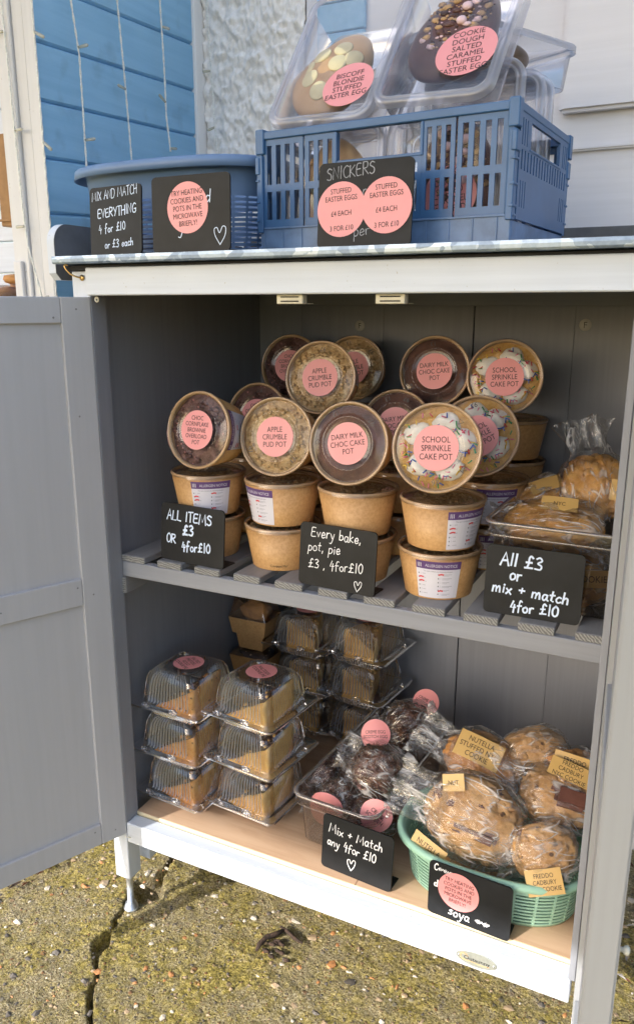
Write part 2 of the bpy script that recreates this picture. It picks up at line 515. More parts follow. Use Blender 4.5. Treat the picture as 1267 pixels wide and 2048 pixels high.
def m_ground():
    t = NT("mossy_aggregate_concrete")
    v = t.coords()
    wob = t.new('ShaderNodeTexNoise')
    wob.inputs['Scale'].default_value = 120
    t.link(v, wob.inputs['Vector'])
    ws = t.new('ShaderNodeVectorMath', operation='SCALE')
    ws.inputs['Scale'].default_value = 0.006
    t.link(wob.outputs['Color'], ws.inputs[0])
    va = t.new('ShaderNodeVectorMath', operation='ADD')
    t.link(v, va.inputs[0])
    t.link(ws.outputs[0], va.inputs[1])
    vv = va.outputs[0]
    fine = t.noise(v, 260, 6, 0.75)
    mid = t.noise(v, 45, 5, 0.65)
    big = t.noise(v, 6.5, 4, 0.6)
    base = t.ramp(fine, [(0.34, (0.05, 0.036, 0.016)), (0.45, (0.29, 0.225, 0.105)), (0.56, (0.54, 0.445, 0.25)),
                         (0.68, (0.82, 0.75, 0.56))])
    moss = t.ramp(t.noise(v, 130, 5, 0.7), [(0.34, (0.034, 0.030, 0.004)), (0.48, (0.33, 0.255, 0.035)), (0.64, (0.72, 0.56, 0.15))])
    mf = t.ramp(t.math('ADD', t.math('MULTIPLY', big, 0.6), t.math('MULTIPLY', mid, 0.5)),
                [(0.47, (0, 0, 0)), (0.63, (0.9, 0.9, 0.9))])
    c = t.mix(mf, base, moss)
    # embedded stones of two sizes
    for scale, thr, rnd in ((95, 0.20, 0.62), (46, 0.15, 0.80), (190, 0.22, 0.5)):
        d = t.vor(vv, scale, 'F1')
        cc = t.vor(vv, scale, 'F1', 'Color')
        sep = t.new('ShaderNodeSeparateColor')
        t.link(cc, sep.inputs[0])
        on = t.math('GREATER_THAN', sep.outputs[1], rnd)
        k = t.ramp(d, [(thr, (1, 1, 1)), (thr + 0.12, (0, 0, 0))])
        k = t.math('MULTIPLY', k, on)
        sc2 = t.ramp(sep.outputs[0], [(0.1, (0.30, 0.13, 0.05)), (0.3, (0.40, 0.26, 0.13)), (0.5, (0.22, 0.18, 0.14)),
                                      (0.7, (0.46, 0.40, 0.30)), (0.9, (0.13, 0.11, 0.09))])
        c = t.mix(t.math('MULTIPLY', k, 0.8), c, sc2)
        fine = t.math('ADD', fine, t.math('MULTIPLY', k, 0.5))
    lich = t.ramp(t.noise(v, 32, 5, 0.7), [(0.66, (0, 0, 0)), (0.72, (1, 1, 1))])
    c = t.mix(t.math('MULTIPLY', lich, 0.65), c, (0.50, 0.50, 0.36, 1))
    hole = t.ramp(t.vor(vv, 130, 'F1'), [(0.08, (1, 1, 1)), (0.16, (0, 0, 0))])
    c = t.mix(t.math('MULTIPLY', hole, 0.55), c, (0.03, 0.025, 0.015, 1))
    t.set(Base_Color=c, Roughness=0.9)
    h = t.math('ADD', fine, t.math('MULTIPLY', mid, 0.8))
    t.link(t.bump(h, 1.0, 0.012), t.b.inputs['Normal'])
    return t.m


M_STUCCO = m_stucco()
M_GROUND = m_ground()
M_STONE = m_food("pebble_stone", [(0.2, (0.16, 0.11, 0.07)), (0.5, (0.34, 0.24, 0.14)), (0.8, (0.50, 0.42, 0.32))], 40,
                 0.75, 0.3)
M_BARK = m_food("dead_bark", [(0.3, (0.015, 0.010, 0.008)), (0.7, (0.09, 0.05, 0.03))], 120, 0.8, 0.9)
M_LEAF = m_food("dry_brown_leaf", [(0.3, (0.08, 0.025, 0.012)), (0.7, (0.26, 0.10, 0.05))], 60, 0.7, 0.5)

# ------------------------------------------------------------------ mesh helpers


class MB:
    def __init__(self):
        self.v, self.f, self.mi, self.sm = [], [], [], []

    def add(self, vs, fs, mi=0, smooth=False, M=None):
        o = len(self.v)
        if M is not None:
            vs = [M @ Vector(p) for p in vs]
        self.v += [tuple(p) for p in vs]
        for f in fs:
            self.f.append(tuple(i + o for i in f))
            self.mi.append(mi)
            self.sm.append(smooth)
        return self

    def box(self, lo, hi, bev=0.0012, mi=0, M=None, seg=1):
        bm = bmesh.new()
        bmesh.ops.create_cube(bm, size=1.0)
        for v in bm.verts:
            v.co = Vector([(lo[i] + hi[i]) / 2 + v.co[i] * (hi[i] - lo[i]) for i in range(3)])
        if bev > 0:
            b = min(bev, 0.45 * min(hi[i] - lo[i] for i in range(3)))
            bmesh.ops.bevel(bm, geom=list(bm.edges), offset=b, segments=seg, affect='EDGES')
        bm.verts.index_update()
        self.add([v.co.copy() for v in bm.verts], [[v.index for v in f.verts] for f in bm.faces], mi, False, M)
        bm.free()
        return self

    def loft(self, rings, cap0=False, cap1=False, mi=0, smooth=True, closed=True, M=None):
        n = len(rings[0])
        vs = [p for r in rings for p in r]
        fs = []
        for i in range(len(rings) - 1):
            for j in range(n if closed else n - 1):
                k = (j + 1) % n
                fs.append((i * n + j, i * n + k, (i + 1) * n + k, (i + 1) * n + j))
        if cap0:
            fs.append(tuple(range(n))[::-1])
        if cap1:
            fs.append(tuple((len(rings) - 1) * n + j for j in range(n)))
        return self.add(vs, fs, mi, smooth, M)

    def lathe(self, prof, n=48, mi=0, smooth=True, M=None, cap0=False, cap1=False):
        rings = [[(r * cos(2 * pi * j / n), r * sin(2 * pi * j / n), z) for j in range(n)] for r, z in prof]
        return self.loft(rings, cap0, cap1, mi, smooth, True, M)

    def tube(self, pts, r, n=8, mi=0, M=None, cap=True, taper=None):
        pts = [Vector(p) for p in pts]
        rings = []
        ref = None
        for i, p in enumerate(pts):
            t = (pts[min(i + 1, len(pts) - 1)] - pts[max(i - 1, 0)]).normalized()
            if ref is None:
                ref = t.orthogonal().normalized()
            a = (ref - t * ref.dot(t))
            a = a.normalized() if a.length > 1e-6 else t.orthogonal().normalized()
            ref = a
            b = t.cross(a)
            rr = r if taper is None else r * taper[i]
            rings.append([p + rr * (cos(2 * pi * j / n) * a + sin(2 * pi * j / n) * b) for j in range(n)])
        return self.loft(rings, cap, cap, mi, True, True, M)

    def disc(self, r, z=0, n=40, mi=0, M=None, ax=1.0, ay=1.0):
        return self.add([(r * ax * cos(2 * pi * j / n), r * ay * sin(2 * pi * j / n), z) for j in range(n)],
                        [tuple(range(n))], mi, False, M)

    def blob(self, c, rx, ry, rz, seed=0, amp=0.15, fr=2.0, sub=3, mi=0, M=None, smooth=True, octv=3, fn=None):
        bm = bmesh.new()
        bmesh.ops.create_icosphere(bm, subdivisions=sub, radius=1.0)
        off = Vector((seed * 7.31, seed * 3.17, seed * 1.71))
        for v in bm.verts:
            d = v.co.normalized()
            k = 1 + amp * noise.fractal(d * fr + off, 1.0, 2.0, octv)
            p = d * k
            if fn:
                p = fn(p)
            v.co = Vector((c[0] + p.x * rx, c[1] + p.y * ry, c[2] + p.z * rz))
        bm.verts.index_update()
        self.add([v.co.copy() for v in bm.verts], [[v.index for v in f.verts] for f in bm.faces], mi, smooth, M)
        bm.free()
        return self

    def mesh(self, name, mats):
        me = bpy.data.meshes.new(name)
        me.from_pydata(self.v, [], self.f)
        for m in (mats if isinstance(mats, (list, tuple)) else [mats]):
            me.materials.append(m)
        me.polygons.foreach_set('material_index', self.mi)
        me.polygons.foreach_set('use_smooth', self.sm)
        me.update()
        return me

    def obj(self, name, mats, parent=None, loc=(0, 0, 0), rot=(0, 0, 0)):
        o = bpy.data.objects.new(name, self.mesh(name, mats))
        col.objects.link(o)
        o.location = loc
        o.rotation_euler = rot
        if parent is not None:
            o.parent = parent
        return o


def rrect(ax, ay, r, z, n=6, side=1):
    """rounded rectangle ring, half sizes ax, ay; side = points along each straight"""
    r = min(r, ax * .999, ay * .999)
    pts = []
    cs = [(ax - r, ay - r, 0), (-ax + r, ay - r, pi / 2), (-ax + r, -ay + r, pi), (ax - r, -ay + r, 3 * pi / 2)]
    for q, (cx, cy, a0) in enumerate(cs):
        for i in range(n + 1):
            a = a0 + (pi / 2) * i / n
            pts.append((cx + r * cos(a), cy + r * sin(a), z))
        if side > 1:
            nx = cs[(q + 1) % 4]
            p0 = pts[-1]
            a1 = nx[2]
            p1 = (nx[0] + r * cos(a1), nx[1] + r * sin(a1), z)
            for i in range(1, side):
                f = i / side
                pts.append((p0[0] + (p1[0] - p0[0]) * f, p0[1] + (p1[1] - p0[1]) * f, z))
    return pts


def rrect_side(ax, ay, r, z, n, side):
    return rrect(ax, ay, r, z, n, side)


def empty(name, loc, label, cat, group=None, rot=(0, 0, 0)):
    o = bpy.data.objects.new(name, None)
    col.objects.link(o)
    o.empty_display_size = 0.02
    o.location = loc
    o.rotation_euler = rot
    return tag(o, label, cat, group)


def tag(o, label=None, cat=None, group=None, kind=None):
    if label:
        o['label'] = label
    if cat:
        o['category'] = cat
    if group:
        o['group'] = group
    if kind:
        o['kind'] = kind
    return o


def children(o):
    return [c for c in bpy.data.objects if c.parent == o]


def dup(root, loc, rot, label, group=None, kids=None):
    r = root.copy()
    col.objects.link(r)
    r.location = loc
    r.rotation_euler = rot
    r['label'] = label
    if group:
        r['group'] = group
    for ch in (kids or children(root)):
        c = ch.copy()
        col.objects.link(c)
        c.parent = r
        for g in children(ch):
            d = g.copy()
            col.objects.link(d)
            d.parent = c
    return r


_txt = {}


def text_geo(body):
    """flat outline of printed capitals, centred on 0, cap height about 0.7"""
    if body in _txt:
        return _txt[body]
    cu = bpy.data.curves.new("print", 'FONT')
    cu.body = body
    cu.align_x = 'CENTER'
    cu.size = 1.0
    cu.resolution_u = 3
    cu.space_character = 1.0
    o = bpy.data.objects.new("print", cu)
    col.objects.link(o)
    dg = bpy.context.evaluated_depsgraph_get()
    dg.update()
    me = bpy.data.meshes.new_from_object(o.evaluated_get(dg))
    vs = [tuple(v.co) for v in me.vertices]
    fs = [tuple(p.vertices) for p in me.polygons]
    bpy.data.objects.remove(o)
    bpy.data.curves.remove(cu)
    bpy.data.meshes.remove(me)
    w = (max(v[0] for v in vs) - min(v[0] for v in vs)) if vs else 0
    _txt[body] = (vs, fs, w)
    return _txt[body]


def put_text(mb, body, x, y, size, mi, M=None, fn=None, sx=1.0, z=0.0, ang=0.0):
    vs, fs, w = text_geo(body)
    ca, sa = cos(ang), sin(ang)
    out = []
    for p in vs:
        a, b = p[0] * size * sx, (p[1] - 0.35) * size
        q = (x + a * ca - b * sa, y + a * sa + b * ca, z)
        out.append(fn(*q) if fn else q)
    mb.add(out, fs, mi, False, M)


def text_block(mb, lines, size, sx, mi, z=0.0002, lead=1.0, ang=0.0, cx=0, cy=0, M=None, maxw=None, fn=None):
    n = len(lines)
    if maxw:
        ww = max([text_geo(l)[2] for l in lines if l] or [0]) * size * sx + 1e-9
        if ww > maxw:
            size *= maxw / ww
    for i, l in enumerate(lines):
        if not l:
            continue
        yy = ((n - 1) / 2 - i) * size * lead
        put_text(mb, l, cx - sin(ang) * yy, cy + cos(ang) * yy, size, mi, M, fn, sx, z, ang)


def round_sticker(name, r, lines, parent, M=None, size=0.012, sx=0.85, lead=0.92, ang=0.0, mat=None, bend=0.0,
                  rect=None, maxw=None, cy=0.0):
    """round (or rectangular) paper sticker with its print, thin but real; faces +Z of M"""
    mb = MB()
    fn = (lambda x, y, z: (x, y, z - bend * x * x)) if bend else None
    if rect:
        w, h = rect
        nx = 8
        vs, fs = [], []
        for i in range(nx + 1):
            x = -w / 2 + w * i / nx
            for y in (-h / 2, h / 2):
                vs.append((x, y, -bend * x * x))
        for i in range(nx):
            fs.append((2 * i, 2 * i + 2, 2 * i + 3, 2 * i + 1))
        mb.add(vs, fs, 0, True, M)
    else:
        rings = []
        for k in (1.0, .75, .5, .25, .02):
            rings.append([(r * k * cos(2 * pi * j / 40), r * k * sin(2 * pi * j / 40),
                           -bend * (r * k * cos(2 * pi * j / 40)) ** 2) for j in range(40)])
        mb.loft(rings, False, True, 0, False, True, M)
    text_block(mb, lines, size, sx, 1, 0.0003, lead, ang, 0, cy, M, maxw or (rect[0] * .86 if rect else r * 1.6), fn)
    return mb.obj(name, [mat or M_PINK, M_INK], parent)


# ---- handwriting: single-stroke letters
GL = {
    'A': (.62, "0,0 .3,1 .6,0|.12,.38 .5,.38"), 'C': (.6, "~.58,.86 .35,1 .05,.65 .1,.15 .35,0 .6,.14"),
    'D': (.6, "0,0 .02,1|~.02,1 .5,.9 .58,.45 .4,.08 0,0"), 'E': (.55, "~.5,.95 .1,.92 .02,.5 .06,.06 .52,.04|.06,.5 .42,.54"),
    'G': (.62, "~.55,.86 .3,1 .04,.6 .1,.12 .4,0 .56,.2 .56,.42|.34,.42 .6,.42"), 'H': (.6, "0,0 .02,1|.54,1 .52,0|.02,.5 .54,.52"),
    'I': (.2, ".08,0 .1,1"), 'K': (.55, "0,0 .02,1|.5,1 .05,.48 .52,0"), 'L': (.48, ".02,1 0,.04 .44,.02"),
    'M': (.90, "0,0 .12,1 .42,.22 .72,1 .84,0"), 'N': (.62, "0,0 .04,1 .52,.02 .56,1"),
    'O': (.62, "~.32,1 .04,.7 .06,.2 .3,0 .54,.22 .56,.74 .32,1"), 'R': (.6, "0,0 .04,1|~.04,1 .45,.95 .46,.6 .06,.5|.1,.5 .56,0"),
    'S': (.52, "~.46,.9 .2,1 .04,.76 .4,.46 .44,.14 .2,0 0,.12"), 'T': (.56, "0,.96 .56,1|.28,.98 .27,0"),
    'V': (.55, "0,1 .26,0 .54,1"), 'X': (.56, "0,1 .52,0|.52,1 .02,0"), 'Y': (.56, "0,1 .28,.5|.56,1 .2,0"),
    'a': (.5, "~.38,.5 .12,.52 .02,.2 .18,0 .36,.2 .4,.5|~.4,.5 .38,.1 .5,.02"), 'b': (.46, "0,1 .02,0|~.02,.1 .2,0 .42,.2 .34,.5 .12,.5 .03,.3"),
    'c': (.42, "~.38,.46 .2,.54 .02,.26 .14,0 .4,.08"), 'd': (.5, "~.38,.46 .12,.5 .02,.2 .18,0 .38,.2|.42,1 .4,0"),
    'e': (.46, "~.04,.26 .38,.3 .3,.52 .1,.46 .02,.2 .16,0 .42,.1"), 'f': (.44, "~.42,.92 .26,1 .16,.7 .12,-.12|0,.48 .38,.52"),
    'h': (.48, ".02,1 0,0|~.02,.3 .2,.52 .36,.42 .38,0"), 'i': (.2, ".08,.5 .08,0|.09,.7 .11,.76"),
    'k': (.44, ".02,1 0,0|.34,.5 .03,.22 .4,0"), 'l': (.2, ".08,1 .06,0"), 'm': (.72, ".02,.5 0,0|~.02,.3 .18,.52 .3,.4 .31,0|~.32,.3 .48,.52 .6,.42 .62,0"),
    'n': (.48, ".02,.5 0,0|~.02,.3 .2,.52 .36,.42 .38,0"), 'o': (.46, "~.22,.52 .02,.36 .06,.08 .22,0 .4,.14 .38,.42 .22,.52"),
    'p': (.46, ".04,.5 -.02,-.4|~.03,.4 .2,.54 .42,.36 .34,.06 .12,0 .02,.12"), 'r': (.38, ".02,.5 .02,0|~.02,.28 .14,.48 .34,.5"),
    's': (.38, "~.34,.46 .16,.52 .06,.38 .3,.2 .24,.02 .0,.04"), 't': (.4, ".16,.86 .14,.08 .3,.02|0,.52 .36,.56"),
    'v': (.44, "0,.5 .18,0 .4,.52"), 'x': (.46, "0,.5 .4,0|.4,.52 0,0"), 'y': (.46, "0,.5 .18,.06|~.42,.52 .24,-.1 .1,-.38 -.06,-.36"),
    '0': (.54, "~.26,1 .03,.66 .06,.2 .26,0 .46,.24 .46,.76 .26,1"), '1': (.24, ".1,1 .08,0"),
    '3': (.5, "~.04,.9 .26,1 .42,.78 .16,.54 .44,.34 .36,.04 0,.06"), '4': (.5, ".22,1 .02,.4 .46,.42|.34,.7 .3,-.1"),
    '£': (.62, "~.5,.86 .36,1 .22,.8 .24,.4 .14,.06 .0,.04|.0,.06 .56,.06|.06,.48 .44,.5"),
    '+': (.56, ".04,.42 .48,.44|.27,.66 .25,.2"), ',': (.2, ".08,.06 .02,-.16"), '.': (.2, ".06,.02 .08,.06"),
    '♥': (.9, "~.42,.0 .1,.5 .06,.86 .26,.92 .42,.62 .62,.95 .82,.88 .74,.46 .42,.0"), ' ': (.34, ""),
    'z': (.9, "0,.3 .2,.55 .15,.1 .4,.6 .35,.05 .6,.5 .55,.1 .85,.45"),
}


def smooth_pts(p):
    if len(p) < 3:
        return p
    out = []
    for i in range(len(p) - 1):
        p0, p1, p2, p3 = p[max(i - 1, 0)], p[i], p[i + 1], p[min(i + 2, len(p) - 1)]
        for k in range(5):
            t = k / 5
            out.append(tuple(0.5 * (2 * p1[a] + (p2[a] - p0[a]) * t + (2 * p0[a] - 5 * p1[a] + 4 * p2[a] - p3[a]) * t * t
                                    + (3 * p1[a] - p0[a] - 3 * p2[a] + p3[a]) * t ** 3) for a in (0, 1)))
    out.append(p[-1])
    return out


def handwrite(mb, text, x, y, h, fn, wid=0.0022, ang=0.0, sx=1.0, mi=0, slant=0.06, gap=0.12, jit=0.02, seed=1):
    rnd = random.Random(seed * 77 + len(text))
    cx = 0.0
    ca, sa = cos(ang), sin(ang)
    for ch in text:
        w, st = GL[ch]
        jy = rnd.uniform(-jit, jit) * 2
        js = 1 + rnd.uniform(-.07, .07)
        for s in st.split('|'):
            if not s:
                continue
            sm = s[0] == '~'
            p = [tuple(float(q) for q in a.split(',')) for a in s.lstrip('~').split()]
            p = [(a + rnd.uniform(-jit, jit), b * js + rnd.uniform(-jit, jit) + jy) for a, b in p]
            if sm:
                p = smooth_pts(p)
            P = []
            for a, b in p:
                u, v = (cx + a + slant * b) * h * sx, b * h
                P.append((x + u * ca - v * sa, y + u * sa + v * ca))
            ribbon(mb, P, wid * rnd.uniform(.85, 1.12), fn, mi)
        cx += w + gap


_rz = [0]


def ribbon(mb, P, w, fn, mi=0):
    n = len(P)
    vs = []
    _rz[0] = (_rz[0] + 1) % 40
    dz = 0.00035 + 0.000006 * _rz[0]
    for i, (a, b) in enumerate(P):
        p0, p1 = P[max(i - 1, 0)], P[min(i + 1, n - 1)]
        dx, dy = p1[0] - p0[0], p1[1] - p0[1]
        L = sqrt(dx * dx + dy * dy) or 1e-6
        nx, ny = -dy / L * w / 2, dx / L * w / 2
        ex = dx / L * w * .35 * (1 if i == n - 1 else (-1 if i == 0 else 0))
        ey = dy / L * w * .35 * (1 if i == n - 1 else (-1 if i == 0 else 0))
        vs += [fn(a + nx + ex, b + ny + ey, dz), fn(a - nx + ex, b - ny + ey, dz)]
    fs = [(2 * i, 2 * i + 1, 2 * i + 3, 2 * i + 2) for i in range(n - 1)]
    mb.add(vs, fs, mi)


# ------------------------------------------------------------------ dimensions of the cupboard
W = 0.78                # clear width
XL = -0.028             # inner face of the left side panel
YB = 0.56               # back panel
ZT = 1.1884             # metal top
ZS = 0.7083             # slatted shelf, top of slats
ZP = 0.2111             # plywood base, top
ZRT, ZRB = 0.2051, 0.1646

# ------------------------------------------------------------------ ground
def crack_x(y):
    pts = [(-0.40, 0.20), (-0.2124, 0.0864), (-0.17, 0.050), (-0.1326, 0.0316), (-0.10, 0.000), (-0.0684, -0.0133),
           (-0.03, -0.018), (0.011, -0.030), (0.05, -0.028), (0.0733, -0.030), (0.13, -0.022), (0.30, -0.06)]
    for (y0, x0), (y1, x1) in zip(pts, pts[1:]):
        if y0 <= y <= y1:
            return x0 + (x1 - x0) * (y - y0) / (y1 - y0)
    return None


def build_ground():
    def axis(lo, hi, step, far):
        a = [lo - far * k for k in (1, .3, .1, .03, .01)] if far else []
        n = int(round((hi - lo) / step))
        a = a + [lo + (hi - lo) * i / n for i in range(n + 1)]
        a += [hi + far * k for k in (.01, .03, .1, .3, 1)]
        return a
    xs = axis(-0.55, 1.05, 0.0042, 150)
    ys = axis(-0.42, 0.62, 0.0042, 150)
    mb = MB()
    vs = []
    for y in ys:
        for x in xs:
            z = 0.0
            if -0.56 < x < 1.06 and -0.43 < y < 0.63:
                p = Vector((x, y, 0))
                z = 0.0030 * noise.fractal(p * 26, 1.0, 2.0, 4) + 0.0022 * noise.noise(p * 150)
                cell = noise.voronoi(p * 70)[0][0]
                z += 0.0035 * max(0, 0.42 - cell)
                cx = crack_x(y)
                if cx is not None and y < 0.2:
                    cx += 0.006 * noise.noise(Vector((0, y * 40, 3))) + 0.003 * noise.noise(Vector((1, y * 140, 3)))
                    wd = 0.0025 + 0.0030 * abs(noise.noise(Vector((5, y * 14, 0))))
                    wd += 0.008 * exp(-((y + 0.075) / 0.022) ** 2)
                    hole = exp(-(((y - 0.068) / 0.030) ** 2))
                    wd += 0.024 * hole
                    d = abs(x - cx - 0.012 * hole)
                    if d < wd * 1.6:
                        k = min(1, max(0, (wd * 1.6 - d) / (wd * 0.8)))
                        z -= k * (0.030 + 0.014 * hole)
                    elif x > cx and d < 0.03:
                        z += 0.004 * (1 - d / 0.03)
            vs.append((x, y, z))
    n = len(xs)
    fs = [(j * n + i, j * n + i + 1, (j + 1) * n + i + 1, (j + 1) * n + i) for j in range(len(ys) - 1) for i in
          range(n - 1)]
    mb.add(vs, fs, 0, True)
    tag(mb.obj("ground", M_GROUND), "mossy cracked concrete with exposed pebbles under the cupboard", "ground", kind="structure")
    # loose grit and pebbles lying on the concrete
    rnd = random.Random(4)
    mb = MB()
    mats = [M_STONE, plain("orange_flint", (0.42, 0.19, 0.07, 1), .6, scale=90, var=.3),
            plain("pale_flint", (0.55, 0.48, 0.38, 1), .6, scale=90, var=.3),
            plain("dark_flint", (0.10, 0.085, 0.07, 1), .6, scale=90, var=.3)]
    for i in range(2600):
        x, y = rnd.uniform(-0.5, 0.95), rnd.uniform(-0.32, 0.5)
        s = rnd.choice([1, 1, 1, 1, 1.5, 2.4]) * rnd.uniform(.0010, .0030)
        mb.blob((x, y, -s * 0.05), s * rnd.uniform(.8, 1.7), s * rnd.uniform(.7, 1.5), s * .55, i, .6, 1.6, 1,
                rnd.choice([0, 0, 1, 2, 3, 3, 0, 2]), None, False)
    tag(mb.obj("pebbles", mats), "small flint pebbles bedded in the mossy concrete", "pebbles", kind="stuff")


build_ground()

# ------------------------------------------------------------------ the buildings round the cupboard
# white fabric awning added out of view: everything above the foot of the cupboard is in its soft shade
def m_sunshade():
    t = NT("white_sunshade_cloth")
    t.n.remove(t.b)
    df = t.new('ShaderNodeBsdfDiffuse')
    tl = t.new('ShaderNodeBsdfTranslucent')
    nz = t.noise(t.coords(), 5, 3)
    c = t.ramp(nz, [(0.3, (0.80, 0.84, 0.90)), (0.7, (0.84, 0.88, 0.94))])
    t.link(c, df.inputs['Color'])
    t.link(c, tl.inputs['Color'])
    mx = t.new('ShaderNodeMixShader')
    mx.inputs[0].default_value = 0.72  # mostly translucent, so the added cloth glows as soft fill
    t.link(df.outputs[0], mx.inputs[1])
    t.link(tl.outputs[0], mx.inputs[2])
    t.link(mx.outputs[0], t.out.inputs['Surface'])
    return t.m


sunshade_z = 1.98
L_sunshade = (sunshade_z - 0.275) / math.tan(SUN_EL) * cos(SUN_AZ)
mb = MB()
rows = []
for k in range(13):
    f = k / 12
    y = -.20 - (-.20 + L_sunshade) * f  # back edge stops short of the wall to let skylight in
    z = 2.40 - (2.40 - sunshade_z) * f - .05 * sin(pi * f)
    rows.append([(-2.2 + 3.4 * i / 40, y, z + .006 * sin(i * pi / 5) * f) for i in range(41)])
mb.loft(rows, False, False, 0, True, False)
mb.loft([[(p[0], p[1], p[2] + .003) for p in r] for r in rows], False, False, 0, True, False)
sunshade_root = empty("sunshade", (0, 0, 0), "white cloth awning added out of view above the cupboard", "sunshade")
mb.obj("cloth", m_sunshade(), sunshade_root)
mb = MB()
mb.tube([(-2.22, -L_sunshade, sunshade_z), (1.22, -L_sunshade, sunshade_z)], .016, 12)
mb.obj("front_bar", M_STEEL, sunshade_root)


def board_gap_z(z0, y):
    return z0 + 0.052 * (y - 0.14)


# blue shiplap side wall (faces +X)
mb = MB()
zs = [1.5422 + 0.0897 * k for k in range(-16, 10)]
for a, b in zip(zs, zs[1:]):
    y0, y1 = 0.135, 0.590
    g = 0.0016
    X = -0.2
    sec = [(-.012, a + g - .004), (-.0035, a + g), (0, a + g + .003), (0, b - g - .003), (-.0035, b - g), (-.012, b - g + .004)]
    rings = [[(X + s[0], y, board_gap_z(s[1], y)) for s in sec] for y in (y0, y1)]
    mb.loft([r for r in rings], True, True, 0, False)
mb.box((-0.26, 0.137, 0.0), (-0.2125, 0.588, 2.34), 0, 1)
tag(mb.obj("blue_wall", [M_BLUEB, M_DGREY]), "wall of blue painted horizontal boards behind the fairy lights", "wall", kind="structure")

# white corner board between blue boards and roughcast
mb = MB()
mb.box((-0.225, 0.5905, 0), (-0.193, 0.640, 2.34), .002)
tag(mb.obj("corner_trim", painted_wood("bright_white_trim_paint", (0.84, 0.83, 0.82, 1), "Z", streak=0.05)), "narrow white upright trim board between blue boards and roughcast wall", "trim", kind="structure")

# corner post at the left: stepped mouldings
mb = MB()
mb.box((-0.2870, 0.130, 0), (-0.2470, 0.200, 2.34), .002)
mb.box((-0.2468, 0.1325, 0), (-0.2202, 0.200, 2.34), .002)
mb.box((-0.2200, 0.130, 0), (-0.1960, 0.1345, 2.34), .0015)
mb.box((-0.2550, 0.126, 0), (-0.2460, 0.131, 2.34), .002)
mb.box((-0.281, 0.121, 0.9), (-0.262, 0.1295, 1.195), .0015)
po = mb.obj("white_post", M_CREAM_V)
tag(po, "white painted wooden corner post with mouldings left of the blue wall", "post")

# what is seen through the opening left of the post
mb = MB()
for k in range(9):
    mb.box((-1.2, 0.55, 1.05 + k * .075), (-0.29, 0.57, 1.122 + k * .075), .002)
tag(mb.obj("white_board_wall", M_WHITE_H), "white boarded wall inside the stall left of the post", "wall", kind="structure")
mb = MB()
mb.box((-0.9, 0.16, 1.085), (-0.300, 0.50, 1.112), .002)
tag(mb.obj("counter_shelf", M_CREAM_V), "pale counter board left of the white corner post", "counter")
mb = MB()
mb.box((-0.60, 0.40, 1.29), (-0.33, 0.54, 1.48), .002)
mb.box((-0.60, 0.395, 1.30), (-0.33, 0.399, 1.305), .0005)
tag(mb.obj("cardboard_box", plain("brown_cardboard", (0.34, 0.19, 0.08, 1), .8)), "brown card box up on the wall left of the white post", "box")
tr = empty("cookie_tub", (-0.355, 0.23, 1.113), "clear tub of gold labelled biscuits on the counter left of the post", "tub")
mb = MB()
mb.loft([rrect(.070, .055, .012, 0), rrect(.078, .062, .012, .045), rrect(.080, .064, .012, .045)], True, False)
mb.obj("tub_body", M_TUB, tr)
mb = MB()
for i in range(7):
    mb.blob((-.04 + .016 * i, -.02 + .03 * (i % 2), .030 + .012 * (i % 3)), .03, .03, .012, i, .2, 2, 2)
mb.obj("biscuit", M_COOKIE2, tr)
mb = MB()
mb.add([(.01, -.045, .045), (.068, -.040, .040), (.064, -.02, .068), (.008, -.025, .072)], [(0, 1, 2, 3)])
mb.obj("label", M_GOLD, tr)

# roughcast wall
mb = MB()
nx, nz = 150, 170
x0, x1, z0, z1 = -0.192, 0.052, 1.10, 1.95
vs = []
for j in range(nz + 1):
    for i in range(nx + 1):
        x, z = x0 + (x1 - x0) * i / nx, z0 + (z1 - z0) * j / nz
        p = Vector((x, 0, z))
        d = noise.voronoi(p * 85 + Vector((0, 0, 0)))[0]
        h = 0.014 * max(0, 0.62 - d[0]) + 0.009 * noise.fractal(p * 38, 1.0, 2.0, 4) + 0.004 * noise.noise(p * 120)
        vs.append((x, 0.622 - h, z))
fs = [(j * (nx + 1) + i, j * (nx + 1) + i + 1, (j + 1) * (nx + 1) + i + 1, (j + 1) * (nx + 1) + i) for j in range(nz) for i
      in range(nx)]
mb.add(vs, fs, 0, True)
mb.box((x0, .640, 0), (x1, .70, 2.34), 0)
tag(mb.obj("roughcast_wall", M_STUCCO), "white roughcast plaster wall behind the blue crate", "wall", kind="structure")

# cool white panelled shop door behind the crate
dr = empty("panelled_door", (0.62, 0.60, 0), "cool white panelled shop door behind the tubs and crate", "door")
mb = MB()
mb.box((-0.565, 0.020, 0), (0.80, .06, 2.34), .002)
mb.obj("leaf", M_LILAC, dr)
mb = MB()
mb.box((-0.052, -.004, 1.4495), (0.60, .0195, 2.2), .006, seg=2)
mb.obj("raised_panel", M_LILAC, dr)
mb = MB()
mb.box((-0.56, 0.010, 1.3865), (0.79, .0195, 1.3965), .003, seg=2)
mb.obj("moulding", M_LILAC, dr)
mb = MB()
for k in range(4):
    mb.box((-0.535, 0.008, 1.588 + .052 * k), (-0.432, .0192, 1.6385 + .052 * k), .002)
mb.obj("blue_reflection", M_BLUEB, dr)  # added blue boards stand in for a reflection in the tub lid

